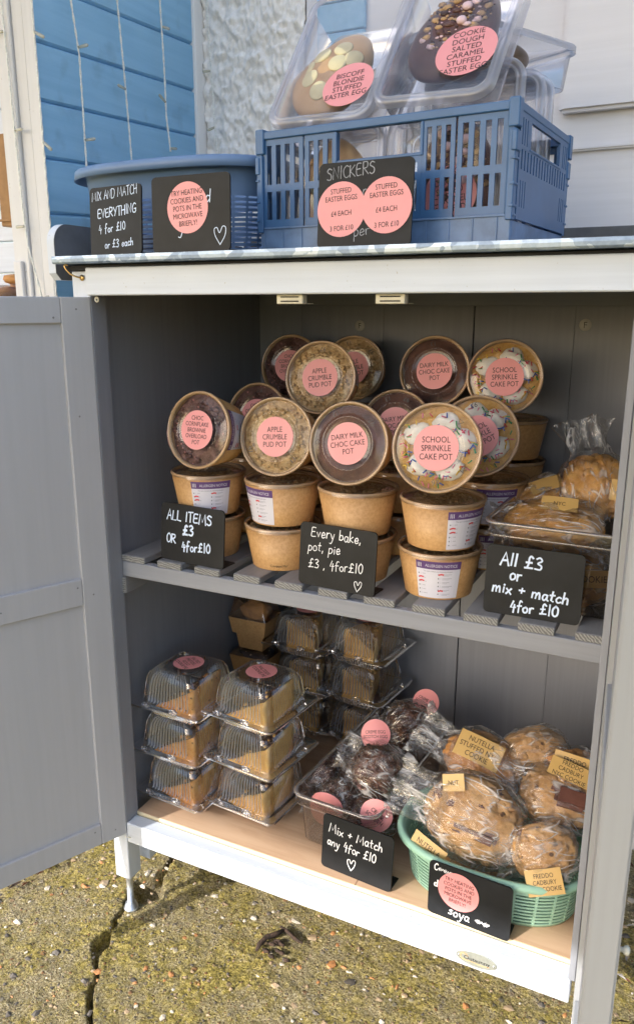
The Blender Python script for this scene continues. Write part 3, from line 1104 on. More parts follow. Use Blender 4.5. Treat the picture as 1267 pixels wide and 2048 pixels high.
# ------------------------------------------------------------------ fairy lights
def light_string(pts, r, bulbs, label, swap=1):
    root = empty("light_string", pts[0], label, "fairy lights", "icicle light strings on the shop front")
    P = [Vector(p) - Vector(pts[0]) for p in pts]
    S = []
    for i in range(len(P) - 1):
        n = max(4, int((P[i + 1] - P[i]).length / 0.006))
        for k in range(n):
            S.append(P[i].lerp(P[i + 1], k / n))
    S.append(P[-1])
    mb = MB()
    acc = 0.0
    for s in range(2):
        T = []
        for i, q in enumerate(S):
            a = q.z * 150 + s * pi
            T.append(q + Vector((cos(a) * r * .75, sin(a) * r * .75, 0)))
        mb.tube(T, r, 6)
    mb.obj("cable", M_WIRE, root)
    for (f, dx, dy, dz) in bulbs:
        q = S[min(len(S) - 1, int(f * (len(S) - 1)))]
        d = Vector((dx, dy, dz)).normalized()
        mb = MB()
        mb.tube([q + d * .0005, q + d * .008, q + d * .0145, q + d * .0185, q + d * .020],
                .0029, 10, taper=[.75, .9, 1.0, .9, .4])
        mb.obj("bulb", M_BULB, root)
    return root


light_string([(-.182, .2075, 2.3), (-.182, .2072, 1.6184), (-.180, .2167, 1.5372), (-.182, .2188, 1.4508), (-.180, .2158, 1.33)],
             .0012, [(.775, 1, .2, .15), (.93, .9, .3, .1), (.60, .2, -1, 0)], "twisted cable of fairy lights left of the three hanging on the blue boards")
light_string([(-.182, .3286, 2.3), (-.182, .3290, 1.6549), (-.180, .3349, 1.5418), (-.182, .3421, 1.4624), (-.180, .345, 1.36)],
             .0012, [(.69, -.1, -1, .25), (.843, -.1, -1, .15)], "twisted cable of fairy lights hanging down the middle of the blue boards")
light_string([(-.182, .4576, 2.3), (-.182, .4580, 1.6936), (-.180, .460, 1.5803), (-.182, .4629, 1.4903), (-.180, .4698, 1.424)],
             .0012, [(.90, -.2, -.8, .6), (.999, .1, 1, .12), (.75, .3, 1, 0)], "twisted cable of fairy lights near the right end of the blue boards")
light_string([(-.191, .124, 2.3), (-.190, .124, 1.5935), (-.1895, .124, 1.4466), (-.1885, .124, 1.2187), (-.186, .124, 1.08)],
             .0012, [(.62, .7, .2, -.4), (.755, .6, .2, -.6), (.885, 1, -.1, .05)], "twisted cable of fairy lights along the right edge of the white post")
light_string([(-.2567, .1245, 2.3), (-.2567, .1245, 1.5896), (-.2505, .1215, 1.4692), (-.2456, .121, 1.2788), (-.240, .120, 1.22), (-.2215, .1235, 1.1357), (-.218, .1235, 1.05)],
             .0012, [(.60, -1, 0, .1), (.72, 1, -.1, -.03), (.842, -1, -.1, -.06), (.938, .9, -.1, .15)], "twisted cable of fairy lights down the front of the white corner post")
light_string([(-.160, .588, 2.3), (-.160, .588, 1.7257), (-.1534, .588, 1.6044), (-.1475, .588, 1.4889), (-.1431, .588, 1.41)],
             .0012, [(.79, -1, -.1, .0), (.915, -1, -.1, -.3)], "twisted cable of fairy lights hanging in front of the roughcast wall")
mb = MB()
mb.blob((0, 0, 0), .006, .004, .008, 3, .3, 2, 2)
mb.blob((.004, .0, -.005), .004, .003, .006, 5, .3, 2, 2)
tag(mb.obj("dead_leaf", M_LEAF, None, (-.193, .583, 1.425)), "small dry brown leaf caught at the foot of the white trim", "leaf")

# ------------------------------------------------------------------ cupboard
cab = empty("storage_cupboard", (0, 0, 0), "white and grey wooden cupboard with galvanised top and open doors, full of bakes", "cupboard")
# top
mb = MB()
nxx = 60
prof = [(-.0300, ZT), (-.0305, ZT - .004), (-.0300, ZT - .0085), (-.0285, ZT - .0108), (-.022, ZT - .0108)]
rings = []
for i in range(nxx + 1):
    x = -.042 + (W + .11) * i / nxx
    wv = 0.0006 * noise.noise(Vector((x * 30, 2, 0)))
    rings.append([(x, y, z + (wv if k > 2 else wv * .3)) for k, (y, z) in enumerate(prof)] + [(x, .555, ZT - .0108), (x, .555, ZT)])
mb.loft(rings, True, True, 0, False)
mb.obj("metal_top", M_GALV, cab)
mb = MB()
mb.box((-.033, -.010, ZT - .0195), (W + .034, .55, ZT - .012), .001)
mb.obj("top_board", M_BLACKG, cab)
# fascia, posts and rails
mb = MB()
mb.box((0.0045, -.012, 1.1322), (W + .07, .006, 1.1722), .0015)
mb.obj("fascia", M_WHITE_H, cab)
for nm, xa, xb in (("post", -.033, -.0005), ("post", W + .0085, W + .045)):
    mb = MB()
    mb.box((xa, 0.0, .0814), (xb, .0335, 1.168), .0012)
    p_ = mb.obj(nm, [M_WHITE_V], cab)
for xa, xb in ((-.033, -.0005), (W + .0005, W + .033)):
    mb = MB()
    mb.box((xa, YB + .018, .0814), (xb, YB + .05, 1.168), .0012)
    mb.obj("post", M_WHITE_V, cab)
# grey lining of the front posts (inner faces)
for xa, xb in ((-.0003, .0017), (W - .0012, W + .0078)):
    mb = MB()
    mb.box((xa, .0004 if xa < .1 else -.001, .2057), (xb, .0333, 1.131), .0008)
    mb.obj("stile", M_GREY_V, cab)
mb = MB()
mb.box((W + .0003, .010, .2060), (W + .0083, .03, 1.131), .0)
mb.obj("hinge_gap", M_BLACKG, cab)
mb = MB()
mb.box((XL - .012, .0337, .15), (XL, YB, 1.166), .001)
mb.obj("side_panel", M_GREY_V, cab)
mb = MB()
mb.box((W + .030, .0337, .15), (W + .042, YB, 1.166), .001)
mb.obj("side_panel", M_GREY_V, cab)
# back boards with two grooves
mb = MB()
gx = [XL - .012, 0.0755, .26, .4455, .632, W + .04]
for a, b in zip(gx, gx[1:]):
    ga, gb_ = (.0012 if abs(a - .4455) < .01 else .0001), (.0012 if abs(b - .4455) < .01 else .0001)
    mb.box((a + ga, YB, .15), (b - gb_, YB + .012, 1.166), .0008)
mb.box((XL - .01, YB + .0125, .15), (W + .04, YB + .016, 1.166), 0, 1)
mb.obj("back_panel", [M_GREY_V, M_BLACKG], cab)
# top inner rail (dark underside shows behind the fascia)
mb = MB()
mb.box((.002, YB - .03, 1.118), (W, YB - .0005, 1.165), .001)
mb.obj("inner_rail", M_GREY_H, cab)
# shelf
mb = MB()
mb.box((0.0005, .0335, .6703), (W + .002, .0475, .6970), .0012)
mb.obj("shelf_rail", M_GREY_H, cab)
mb = MB()
mb.box((0.0005, .50, .6703), (W + .002, .515, .6970), .0012)
mb.obj("shelf_rail", M_GREY_H, cab)
for k in range(11):
    x = .0743 * k
    mb = MB()
    hi_x = min(x + .0482, W + .0025)
    mb.box((x, .0350, .6974), (hi_x, .53, ZS), .0012)
    mb.box((x + .0006, .0338, .6978), (hi_x - .0006, .0352, ZS - .0006), .0003, 1)
    mb.obj("slat", [M_GREY_D, M_ENDGRAIN], cab)
for xa in (XL + .0003, W + .0145):
    mb = MB()
    mb.box((xa, .031, .640), (xa + (.0355 if xa < .2 else .015), .50, .6697), .001)
    mb.box((xa + .001, .0298, .641), (xa + (.0345 if xa < .2 else .014), .0312, .6687), .0003, 1)
    mb.obj("shelf_cleat", [M_GREY_D, M_ENDGRAIN], cab)
# base
mb = MB()
mb.box((0.0002, 0.0, ZRB), (W + .002, .0285, ZRT), .0015)
mb.obj("front_rail", M_WHITE_H, cab)
mb = MB()
mb.box((0.0002, .0315, .1994), (W * .5 + .05, YB - .002, ZP), .0006)
mb.box((W * .5 + .0506, .0315, .1994), (W + .02, YB - .002, ZP), .0006)
mb.box((0.0004, .0302, .1997), (W + .018, .0316, ZP - .0004), .0003, 1)
mb.obj("plywood_base", [M_PLY, M_PLYEDGE], cab)
mb = MB()
mb.box((0.0, .03, .160), (W, YB - .005, .1990), .001)
mb.obj("base_bearer", M_GREY_H, cab)
# feet: leg bottoms, screw feet
for (xa, ya, fy) in ((-.0165, .0167, .0), (W + .0265, .0167, 0), (-.0165, YB + .034, 0), (W + .0165, YB + .034, 0)):
    mb = MB()
    mb.lathe([(.0062, .0815), (.0062, .014), (.0105, .013), (.0108, .006), (.0135, .005), (.014, .0), (.0, .0)], 20)
    mb.obj("screw_foot", M_STEEL, cab, (xa, ya, 0.0005))
mb = MB()
mb.box((-.020, .052, .092), (.006, .075, .160), .001)
mb.obj("corner_block", M_WHITE_V, cab)
# badge on the bottom rail
mb = MB()
n = 40
Mb = Matrix.Translation((.6498, -.0004, .1835)) @ Matrix.Rotation(pi / 2, 4, 'X')
mb.loft([[(.0305 * k * cos(2 * pi * j / n), .0128 * k * sin(2 * pi * j / n), z) for j in range(n)] for k, z in
         ((1, 0), (1, .0012), (.97, .0016))], False, True, 0, False, True, Mb)
put_text(mb, "Outsunny", .001, .000, .0098, 1, Mb, None, 1.0, .0019)
for k in range(9):
    a = rad(20 + 32 * k)
    c0 = Vector((-.0183, .0008))
    d0 = Vector((cos(a), sin(a)))
    nn = Vector((-d0.y, d0.x)) * .0007
    q0, q1 = c0 + d0 * .0042, c0 + d0 * .0068
    mb.add([(*(q0 + nn), .00185), (*(q0 - nn), .00185), (*(q1 - nn), .00185), (*(q1 + nn), .00185)], [(0, 1, 2, 3)], 2, False, Mb)
ribbon(mb, [(-.019, -.0052), (-.008, -.0050), (.006, -.0062), (.019, -.0052)], .0011, lambda a, b, z: Mb @ Vector((a, b, .0018)), 2)
for sx_ in (-.0262, .0262):
    mb.lathe([(.0016, .0016), (.0013, .0026), (.0, .0028)], 10, 3, M=Mb @ Matrix.Translation((sx_, 0, 0)))
mb.obj("badge", [M_BADGE, M_INK, M_ORANGE, M_STEEL], cab)
# caps marked F on the back
for (x, z) in ((.2080, 1.0790), (.6500, 1.0850)):
    mb = MB()
    Mc = Matrix.Translation((x, YB - .0003, z)) @ Matrix.Rotation(pi / 2, 4, 'X')
    mb.lathe([(.0108, 0), (.0106, .0012), (.0, .0014)], 28, 0, M=Mc)
    put_text(mb, "F", 0, 0, .0155, 1, Mc, None, 1, .0016)
    mb.obj("screw_cap", [M_CAP, M_INK], cab)
# catches under the fascia
for x in (.3438, .4880):
    mb = MB()
    mb.box((x - .0205, .004, 1.1195), (x + .0195, .017, 1.1319), .001)
    mb.box((x - .014, .0034, 1.1278), (x + .0135, .0042, 1.1294), 0, 1)
    mb.box((x - .014, .0034, 1.1222), (x + .0135, .0042, 1.1238), 0, 1)
    mb.box((x + .0198, .016, 1.1196), (x + .0215, .032, 1.1205), .0003)
    mb.obj("door_catch", [M_CATCH, M_BLACKG], cab)
# side upstand at the left end of the top, back upstand
mb = MB()
sec = []
for i in range(9):
    a = pi / 2 * i / 8
    sec.append((.030 - .030 * sin(a), 1.2105 + .0295 * sin(a) - .0295 * (1 - 1) + 0 if False else 1.210 + .030 * cos(a)))
sec = [(y, z) for y, z in sec] + [(0.0, 1.166), (.010, 1.156), (.55, 1.156), (.55, 1.240)]
sec = sec[::-1]
rings = [[(x, y, z) for y, z in sec] for x in (-.0782, -.0642)]
mb.loft(rings, True, True, 0, False)
mb.loft([[(x, y, z) for y, z in sec[0:]] for x in (-.0640, -.0632)], True, True, 1, False)
mb.obj("side_upstand", [M_WHITE_V, M_DGREY], cab)
mb = MB()
mb.box((-.063, .556, 1.15), (W + .08, .572, 1.2520), .001)
mb.obj("back_upstand", plain("dark_grey_paint", (0.11, 0.11, 0.112, 1), .6), cab)
# brass hook at the front left corner
mb = MB()
mb.tube([(-.0135, -.001, 1.1585), (-.0135, -.006, 1.1588), (-.017, -.010, 1.160), (-.024, -.013, 1.1640), (-.0300, -.0145, 1.1705), (-.0325, -.0150, 1.1755),
         (-.030, -.0150, 1.1775), (-.026, -.0140, 1.1760)], .0013, 8)
mb.lathe([(.0042, 0), (.0046, .0015), (.002, .003), (0, .003)], 16, M=Matrix.Translation((-.0115, -.0003, 1.1582)) @ Matrix.Rotation(pi / 2, 4, 'X'))
mb.obj("hook", M_BRASS, cab)
# screw eye under the fascia
mb = MB()
mb.lathe([(.0022, .0), (.0042, .0008), (.0045, .002), (.0025, .0026), (.0018, .0016)], 16, M=Matrix.Translation((.0135, .0016, 1.1262)) @ Matrix.Rotation(pi / 2, 4, 'X'))
mb.obj("screw_eye", M_CATCH, cab)


# doors (a child of the cupboard, each with frame, panels and knob)
def door(angle, hx, name, face_mat, width=.392):
    d = bpy.data.objects.new(name, None)
    col.objects.link(d)
    d.parent = cab
    d.location = (hx, -.0006, 0)
    d.rotation_euler = (0, 0, angle)
    z0, z1, t = .1835, 1.1300, .020
    s = .0475
    # local: +X along the width from the hinge, inner face at y = 0 looking +Y
    mb = MB()
    for a, b, c_, e in ((0, s, z0, z1), (width - s, width, z0, z1)):
        mb.box((a, -t, c_), (b, 0, e), .0012)
    for c_, e in ((z1 - .0385, z1), (.6395, .6855), (z0, z0 + .041)):
        mb.box((s + .0004, -t, c_), (width - s - .0004, -.0006, e), .0012)
    rn = random.Random(6)
    for (x, z) in ((.024, z1 - .018), (.060, z1 - .030), (.056, .672), (.030, .655), (.022, z0 + .018), (.060, z0 + .03), (.031, .95), (.20, z1 - .02), (.18, .66)):
        mb.lathe([(.0016, .0001), (.0012, .0004), (0, .0003)], 10, 1, M=Matrix.Translation((x, 0, z)) @ Matrix.Rotation(-pi / 2, 4, 'X'))
    mb.obj("frame", [face_mat, plain("knocked_paint", (.20, .20, .21, 1), .7)], d)
    mb = MB()
    mb.box((s - .006, -t + .004, z0 + .03), (width - s + .006, -.0068, z1 - .03), 0)
    mb.obj("panel", face_mat, d)
    mb = MB()
    mb.box((-.0006, -t - .0032, z0 + .001), (width + .0006, -t - .0004, z1 - .001), .0008)
    mb.obj("outer_face", M_WHITE_V, d)
    return d


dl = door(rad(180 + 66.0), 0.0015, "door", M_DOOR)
mb = MB()
mb.tube([(.006, .0028, .1815), (.003, .006, .1800), (-.003, .0065, .1765), (-.006, .003, .1785), (-.004, -.001, .1835)], .0007, 6)
mb.obj("wire_loop", M_CATCH, dl)
# right hand door: open square to the front, seen nearly edge on
d2 = bpy.data.objects.new("door", None)
col.objects.link(d2)
d2.parent = cab
d2.location = (W + .0085, -.0025, 0)
d2.rotation_euler = (0, 0, -rad(84.8))
mb = MB()
t = .0245
for a, b, c_, e in ((0, .0475, .1835, 1.13), (.3525, .400, .1835, 1.13)):
    mb.box((a, 0, c_), (b, t, e), .0018, seg=2)
for c_, e in ((1.0915, 1.13), (.6395, .6855), (.1835, .2245)):
    mb.box((.048, .0006, c_), (.352, t - .0006, e), .0012)
mb.obj("frame", painted_wood("pale_grey_door_edge_paint", (0.31, 0.32, 0.335, 1), 'Z', streak=.05), d2)
mb = MB()
mb.box((.042, .006, .21), (.358, t - .006, 1.10), 0)
mb.obj("panel", M_GREY_V, d2)
mb = MB()
mb.lathe([(.002, 0), (.002, .003), (.0035, .004), (.004, .0065), (.002, .008), (0, .008)], 20, M=Matrix.Translation((.385, t + .0002, .615)) @ Matrix.Rotation(-pi / 2, 4, 'X'))
mb.obj("knob", M_CATCH, d2)

# ------------------------------------------------------------------ chalkboard signs
SG = "small black chalkboard signs"


def sign(loc, yaw, label, write, stickers=(), w=.128, h=.0955, lean=5.0, foot=1, chalk=None):
    root = empty("chalk_sign", loc, label, "sign", SG, (0, 0, yaw))
    L = rad(lean)
    fn = lambda x, z, d: (x, -d + z * sin(L), z * cos(L))          # on the front of the board
    mb = MB()
    r = .007
    for k, y in enumerate((0.0, .0028)):
        pass
    ring = rrect(w / 2, h / 2, r, 0, 4)
    fr = [fn(p[0], p[1] + h / 2, 0.0) for p in ring]
    bk = [fn(p[0], p[1] + h / 2, -.0028) for p in ring]
    mb.loft([fr, bk], True, True, 0, False)
    mb.obj("board", M_SIGN, root)
    mb = MB()
    mb.box((-w / 2 + .002, .003, .0002), (w / 2 - .002, .036, .0026), .0008)
    mb.obj("foot", M_SIGN, root)
    if write:
        mb = MB()
        for i, a in enumerate(write):
            txt, x, z, hh = a[:4]
            kw = dict(wid=a[4] if len(a) > 4 else .0021, ang=rad(a[5]) if len(a) > 5 else 0, sx=a[6] if len(a) > 6 else 1.0)
            handwrite(mb, txt, x, z, hh, fn, seed=i + len(label), **kw)
        mb.obj("writing", chalk or M_CHALK, root)
    for i, (x, z, rr, lines, size, ang, off) in enumerate(stickers):
        M = Matrix.Translation(fn(x, z, .0006 + off)) @ Matrix.Rotation(pi / 2 - L, 4, 'X')
        round_sticker("sticker", rr, lines, root, M, size, .82, 1.0, ang, maxw=rr * 1.85)
    return root


sign((.0590, -.004, ZT + .0004), rad(-7), "narrow chalkboard reading mix and match everything in front of the blue basket",
     [("MIX AND MATCH", -.0475, .078, .0122, .0011, 3, .86), ("EVERYTHING", -.036, .0535, .0125, .0015, 3, .98), ("4 for £10", -.034, .032, .0115, .0014, 4), ("or £3 each", -.022, .0105, .0105, .0014, 3, 1.0)],
     w=.106, h=.0965, lean=3)
sign((.2010, -.017, ZT + .0004), 0, "chalkboard with heating sticker and heart leaning by the blue basket",
     [("d", .026, .064, .016, .0012), ("O", -.026, .066, .014, .0010), ("y", -.018, .026, .018, .0012), ("♥", .038, .008, .024, .0012, 4)],
     [(-.004, .058, .0335, ["TRY HEATING", "COOKIES AND", "POTS IN THE", "MICROWAVE", "BRIEFLY!"], .0100, rad(3), 0)], h=.100, lean=2)
sign((.4490, .003, ZT + .0004), rad(0), "chalkboard with two pink stuffed easter egg stickers before the blue crate",
     [("SNICKERS", -.052, .082, .0145, .0012, 5, .9), ("per", -.012, .013, .014, .0010, 8), ("n", -.002, .063, .012, .0010)],
     [(-.031, .047, .0335, ["STUFFED", "EASTER EGGS", "", "£4 EACH", "", "3 FOR £10"], .0090, rad(3), 0),
      (.0305, .049, .0335, ["STUFFED", "EASTER EGGS", "", "£4 EACH", "", "3 FOR £10"], .0090, rad(3), .0005)], h=.1035, lean=4, chalk=M_CHALKD)
sign((.1365, .0440, ZS + .0004), rad(-3.5), "chalkboard reading all items 3 pounds at left end of the slatted shelf",
     [("ALL ITEMS", -.052, .0685, .0165, .0023, 0, .98), ("£3", -.018, .0465, .0165, .0034), ("OR", -.052, .030, .0145, .0022, 0, .95), ("4for£10", -.020, .0195, .0150, .0023, 4, 1.0)])
sign((.3985, .0375, ZS + .0004), rad(-4.3), "chalkboard reading every bake, pot, pie in the middle of the slatted shelf",
     [("Every bake,", -.045, .0755, .0155, .0013, 0, .92), ("pot, pie", -.049, .0540, .0150, .0013, 0, .95), ("£3 , 4for£10", -.047, .0270, .0145, .0013, 3, .97), ("♥", .030, .0040, .0155, .0011)],
     chalk=M_CHALKW)
sign((.6805, .0540, ZS + .0004), rad(1.4), "chalkboard reading all 3 pounds or mix + match before the pastry bin",
     [("All £3", -.045, .0690, .0175, .0026, -1, 1.02), ("or", -.031, .0495, .0165, .0023), ("mix + match", -.053, .0310, .0150, .0023, -2, 1.06), ("4for £10", -.027, .0065, .0145, .0023, 2, 1.0)])
sign((.4345, .0445, ZP + .0004), rad(-4.5), "chalkboard reading mix + match any 4 for 10 pounds before the scotch egg bin",
     [("Mix + Match", -.052, .0665, .0150, .0017, -1, .97), ("any 4for £10", -.054, .0430, .0150, .0017, -1, .90), ("♥", -.016, .0110, .0190, .0013, 4)], chalk=M_CHALKW)
s5 = sign((.6270, .0262, ZP + .0004), rad(-3.2), "chalkboard with pink heating sticker and rubbed out chalk before the green basket",
          [("Czzzz", -.056, .079, .012, .0019, -4, .7), ("d", -.055, .050, .012, .0020), ("soya", -.030, .010, .0150, .0017, -3), ("zz", .012, .012, .0120, .0026, -4, .9)],
          [(-.0165, .0530, .0320, ["TRY HEATING", "COOKIES AND", "POTS IN THE", "MICROWAVE", "BRIEFLY!"], .0088, rad(-3), 0)], chalk=M_CHALKW, h=.0920, lean=.4)

# ------------------------------------------------------------------ kraft pots
PR, PB, PH = .0628, .0490, .0680


def cone_pt(phi, z, off=0.0):
    r = PB + .0002 + (PR - .0024 - PB) * ((z - .001) / (PH - .005)) + off
    return (r * sin(phi), -r * cos(phi), z)


def mk_cup():
    mb = MB()
    mb.lathe([(0, .003), (PB - .002, .003), (PB - .001, .0), (PB, .0), (PB + .0002, .001), (PR - .0022, PH - .004), (PR - .0032, PH - .004), (PB - .001, .006), (0, .006)], 56)
    return mb.mesh("cup", M_KRAFT)


def mk_rim():
    mb = MB()
    mb.lathe([(PR - .0032 + .0026 * cos(a), PH - .0014 + .0030 * sin(a)) for a in [2 * pi * k / 10 for k in range(11)]], 56)
    return mb.mesh("rim", M_RIM)


def mk_lid():
    mb = MB()
    prof = [(PR + .0010, PH - .0052), (PR + .0006, PH - .0042), (PR + .0004, PH + .0008), (PR - .0008, PH + .0024), (PR - .0028, PH + .0026),
            (PR - .0050, PH + .0010), (PR - .0058, PH - .0012), (PR - .0075, PH - .0010), (PR - .016, PH + .0010), (PR - .0205, PH + .0022), (PR - .0220, PH + .0042),
            (PR - .0242, PH + .0045), (PR - .0262, PH + .0030), (PR - .0275, PH + .0026), (.012, PH + .0027), (0.0005, PH + .0027)]
    mb.lathe(prof, 64)
    return mb.mesh("lid", M_LID)


ME_CUP, ME_RIM, ME_LID = mk_cup(), mk_rim(), mk_lid()


def mk_fill(kind):
    rnd = random.Random(hash(kind) % 1000 if False else len(kind) * 13)
    mb = MB()
    n, rings = 48, []
    amp = {'crumble': .0045, 'choc': .002, 'corn': .0055, 'school': .0035}[kind]
    for k in range(13):
        r = (PR - .0058) * (1 - k / 12.0) + .0004
        rings.append([(r * cos(2 * pi * j / n), r * sin(2 * pi * j / n),
                       PH - .0085 + amp * noise.fractal(Vector((r * cos(2 * pi * j / n) * 90, r * sin(2 * pi * j / n) * 90, len(kind))), 1, 2, 3)
                       ) for j in range(n)])
    mats = {'crumble': [M_CRUMBLE], 'choc': [M_CHOC], 'corn': [M_CORN], 'school': [M_SPONGE]}[kind]
    mb.loft(rings, False, True, 0, True)
    if kind == 'crumble':
        for i in range(150):
            a, r = rnd.uniform(0, 2 * pi), (PR - .009) * sqrt(rnd.random())
            s = rnd.uniform(.0015, .0042)
            mb.blob((r * cos(a), r * sin(a), PH - .0065), s, s, s * .7, i, .4, 1.6, 1)
    if kind == 'corn':
        for i in range(60):
            a, r = rnd.uniform(0, 2 * pi), (PR - .011) * sqrt(rnd.random())
            s = rnd.uniform(.003, .007)
            mb.blob((r * cos(a), r * sin(a), PH - .0065), s, s * .8, s * .4, i, .5, 1.5, 1)
    if kind == 'school':
        mats = mats + [M_ICING] + SPR
        for i in range(5):
            a = 1.2 + i * 1.35
            r = .034
            mb.blob((r * cos(a), r * sin(a), PH - .0085), .020, .016, .0075, i, .18, 1.4, 3, 1)
        for i in range(110):
            a, r = rnd.uniform(0, 2 * pi), (PR - .010) * sqrt(rnd.random())
            b = rnd.uniform(0, pi)
            p = Vector((r * cos(a), r * sin(a), PH - .0015 - .0015 * rnd.random()))
            d = Vector((cos(b), sin(b), 0)) * .0026
            mb.tube([p - d * 1.3, p + d * 1.3], .00095, 5, 2 + rnd.randrange(5))
    return mb.mesh("filling", mats)


ME_FILL = {k: mk_fill(k) for k in ('crumble', 'choc', 'corn', 'school')}


def mk_marks(a97, a13):
    """digits moulded in the lid"""
    mb = MB()
    for s, a in (("97", a97), ("13", a13)):
        if a is None:
            continue
        q = .0475
        put_text(mb, s, q * sin(a), -q * cos(a), .0105, 0, None, None, 1, PH + .0022, a)
    a = a97 + 2.4
    q = .0480
    c0 = Vector((q * sin(a), -q * cos(a)))
    P = [c0 + Vector((.0042 * cos(a + 2 * pi * k / 3 + pi / 2), .0042 * sin(a + 2 * pi * k / 3 + pi / 2))) for k in range(4)]
    ribbon(mb, [tuple(p) for p in P], .0009, lambda x, y, z: (x, y, PH + .0022))
    return mb.mesh("moulded_digits", plain("smoky_moulded_print", (0.07, 0.06, 0.06, 1), .4))


def mk_label(lines, ang=0.0):
    mb = MB()
    r = .0312
    mb.disc(r, PH + .0031, 44, 0)
    mb.add([(r * cos(2 * pi * j / 44), r * sin(2 * pi * j / 44), PH + z) for z in (.0031, .0028) for j in range(44)],
           [(j, j + 44, (j + 1) % 44 + 44, (j + 1) % 44) for j in range(44)], 0)
    text_block(mb, lines, .0118 if len(lines) < 4 else .0098, .82, 1, PH + .0034, .98, ang, 0, 0, None, r * 1.72)
    return mb.mesh("label", [M_PINK, M_INK])


def mk_allergen(phi0):
    """allergen notice wrapped round the side of the pot"""
    mb = MB()
    hw, zb, zt = .0315, .0025, .0600
    R0 = PB + (PR - PB) * .5
    fn = lambda x, y, z=0.0: cone_pt(phi0 + x / R0, (zb + zt) / 2 + y, .0003 + z)
    hh = (zt - zb) / 2
    zh = hh - .0120

    def patch(xa, xb, ya, yb, mi, off, nx=10):
        vs, fs = [], []
        for i in range(nx + 1):
            x = xa + (xb - xa) * i / nx
            vs += [fn(x, ya, off), fn(x, yb, off)]
        for i in range(nx):
            fs.append((2 * i, 2 * i + 2, 2 * i + 3, 2 * i + 1))
        mb.add(vs, fs, mi, False)
    patch(-hw, hw, -hh, zh, 0, 0)
    patch(-hw, hw, zh, hh, 1, 0)
    put_text(mb, "ALLERGEN NOTICE", .0042, zh + .0058, .0063, 0, None, lambda x, y, z: fn(x, y, .0003), .80)
    for k in range(3):
        patch(-hw + .0028 + .0022 * k, -hw + .0037 + .0022 * k, zh + .0026, zh + .0090, 0, .0003, 1)
    put_text(mb, "This item contains the following allergens", 0, zh - .0030, .0030, 2, None, lambda x, y, z: fn(x, y, .0003), .82)
    rnd = random.Random(3)
    for r in range(6):
        y = zh - .0078 - r * .0062
        for x, ln in ((-hw + .003, rnd.uniform(.004, .007)), (.0000, rnd.uniform(.010, .016))):
            patch(x, x + .0017, y - .0009, y + .0011, 2, .0003, 1)
            patch(x + .0032, x + .0048, y - .0008, y - .0003, 3, .0003, 1)
            patch(x + .0032, x + .0048, y + .0008, y + .0012, 3, .0003, 1)
            patch(x + .0062, x + .0062 + ln, y - .0001, y + .0008, 3, .0003, 3)
            if ln > .0095:
                patch(x + .0062, x + .0050 + ln * .8, y - .0018, y - .0011, 3, .0003, 3)
    for x, y in ((-hw + .0075, zh - .0130), (-hw + .0080, zh - .0190), (.0045, zh - .0075), (.0045, zh - .0335)):
        ribbon(mb, [(x - .003, y - .0004), (x, y + .0006), (x + .003, y)], .0022, lambda a, b, z: fn(a, b, .0006), 4)
    return mb.mesh("allergen_label", [M_LABELW, M_PURPLE, M_GREYINK, plain("pale_grey_print", (.42, .42, .50, 1), .6), M_RED])


_parts_cache = {}


def pot(loc, rot, label, kind='crumble', lines=None, ang=0.0, allergen=None, marks=None, group="kraft dessert pots on the shelf", note=None, simple=False):
    root = empty("dessert_pot", loc, label, "pot", group)
    root.rotation_euler = rot
    def add(nm, me):
        o = bpy.data.objects.new(nm, me)
        col.objects.link(o)
        o.parent = root
        return o
    add("cup", ME_CUP)
    add("rim", ME_RIM)
    add("lid", ME_LID)
    add("filling", ME_FILL[kind])
    if simple:
        return root
    if lines:
        k = (tuple(lines), ang)
        if k not in _parts_cache:
            _parts_cache[k] = mk_label(lines, ang)
        add("label", _parts_cache[k])
    if marks:
        add("moulded_digits", mk_marks(*marks))
    if allergen is not None:
        k = round(allergen, 2)
        if k not in _parts_cache:
            _parts_cache[k] = mk_allergen(k)
        add("allergen_label", _parts_cache[k])
    if note:
        mb = MB()
        put_text(mb, note, 0, .0085, .0062, 0, None, lambda x, y, z: cone_pt(x / .050 + .10, y, .0005), .8)
        add("print", mb.mesh("print", M_INK))
    return root


PITCH_P = .0735
CHOCF, APPLE = ["CHOC", "CORNFLAKE", "BROWNIE", "OVERLOAD", "POT"], ["APPLE", "CRUMBLE", "PUD POT"]
DAIRY, SCHOOL = ["DAIRY MILK", "CHOC CAKE", "POT"], ["SCHOOL", "SPRINKLE", "CAKE POT"]
UP = {1: "upper", 2: "lower"}
# front row, two high
PG = "kraft dessert pots on the shelf"
for (x, y, who, al_u, al_l, nt) in ((.121, .122, "choc cornflake pot", .36, None, None), (.2640, .122, "front apple crumble pot", -.62, None, "Compost Me!"),
                                    (.3960, .120, "front milk choc cake pot", None, None, None), (.5330, .1130, "front school sprinkle pot", .74, .02, None)):
    ph = {.121: .30, .2640: .28, .3960: .2, .5330: .26}[x]
    pot((x, y, ZS + .0003), (0, 0, ph), "kraft pot standing on the slats, second below the " + who, 'crumble', None, 0, al_l, None, PG, nt)
    pot((x + .002, y - .001, ZS + .0003 + PITCH_P), (0, 0, ph), "kraft pot standing right under the lying " + who, 'crumble', None, 0, al_u, None)
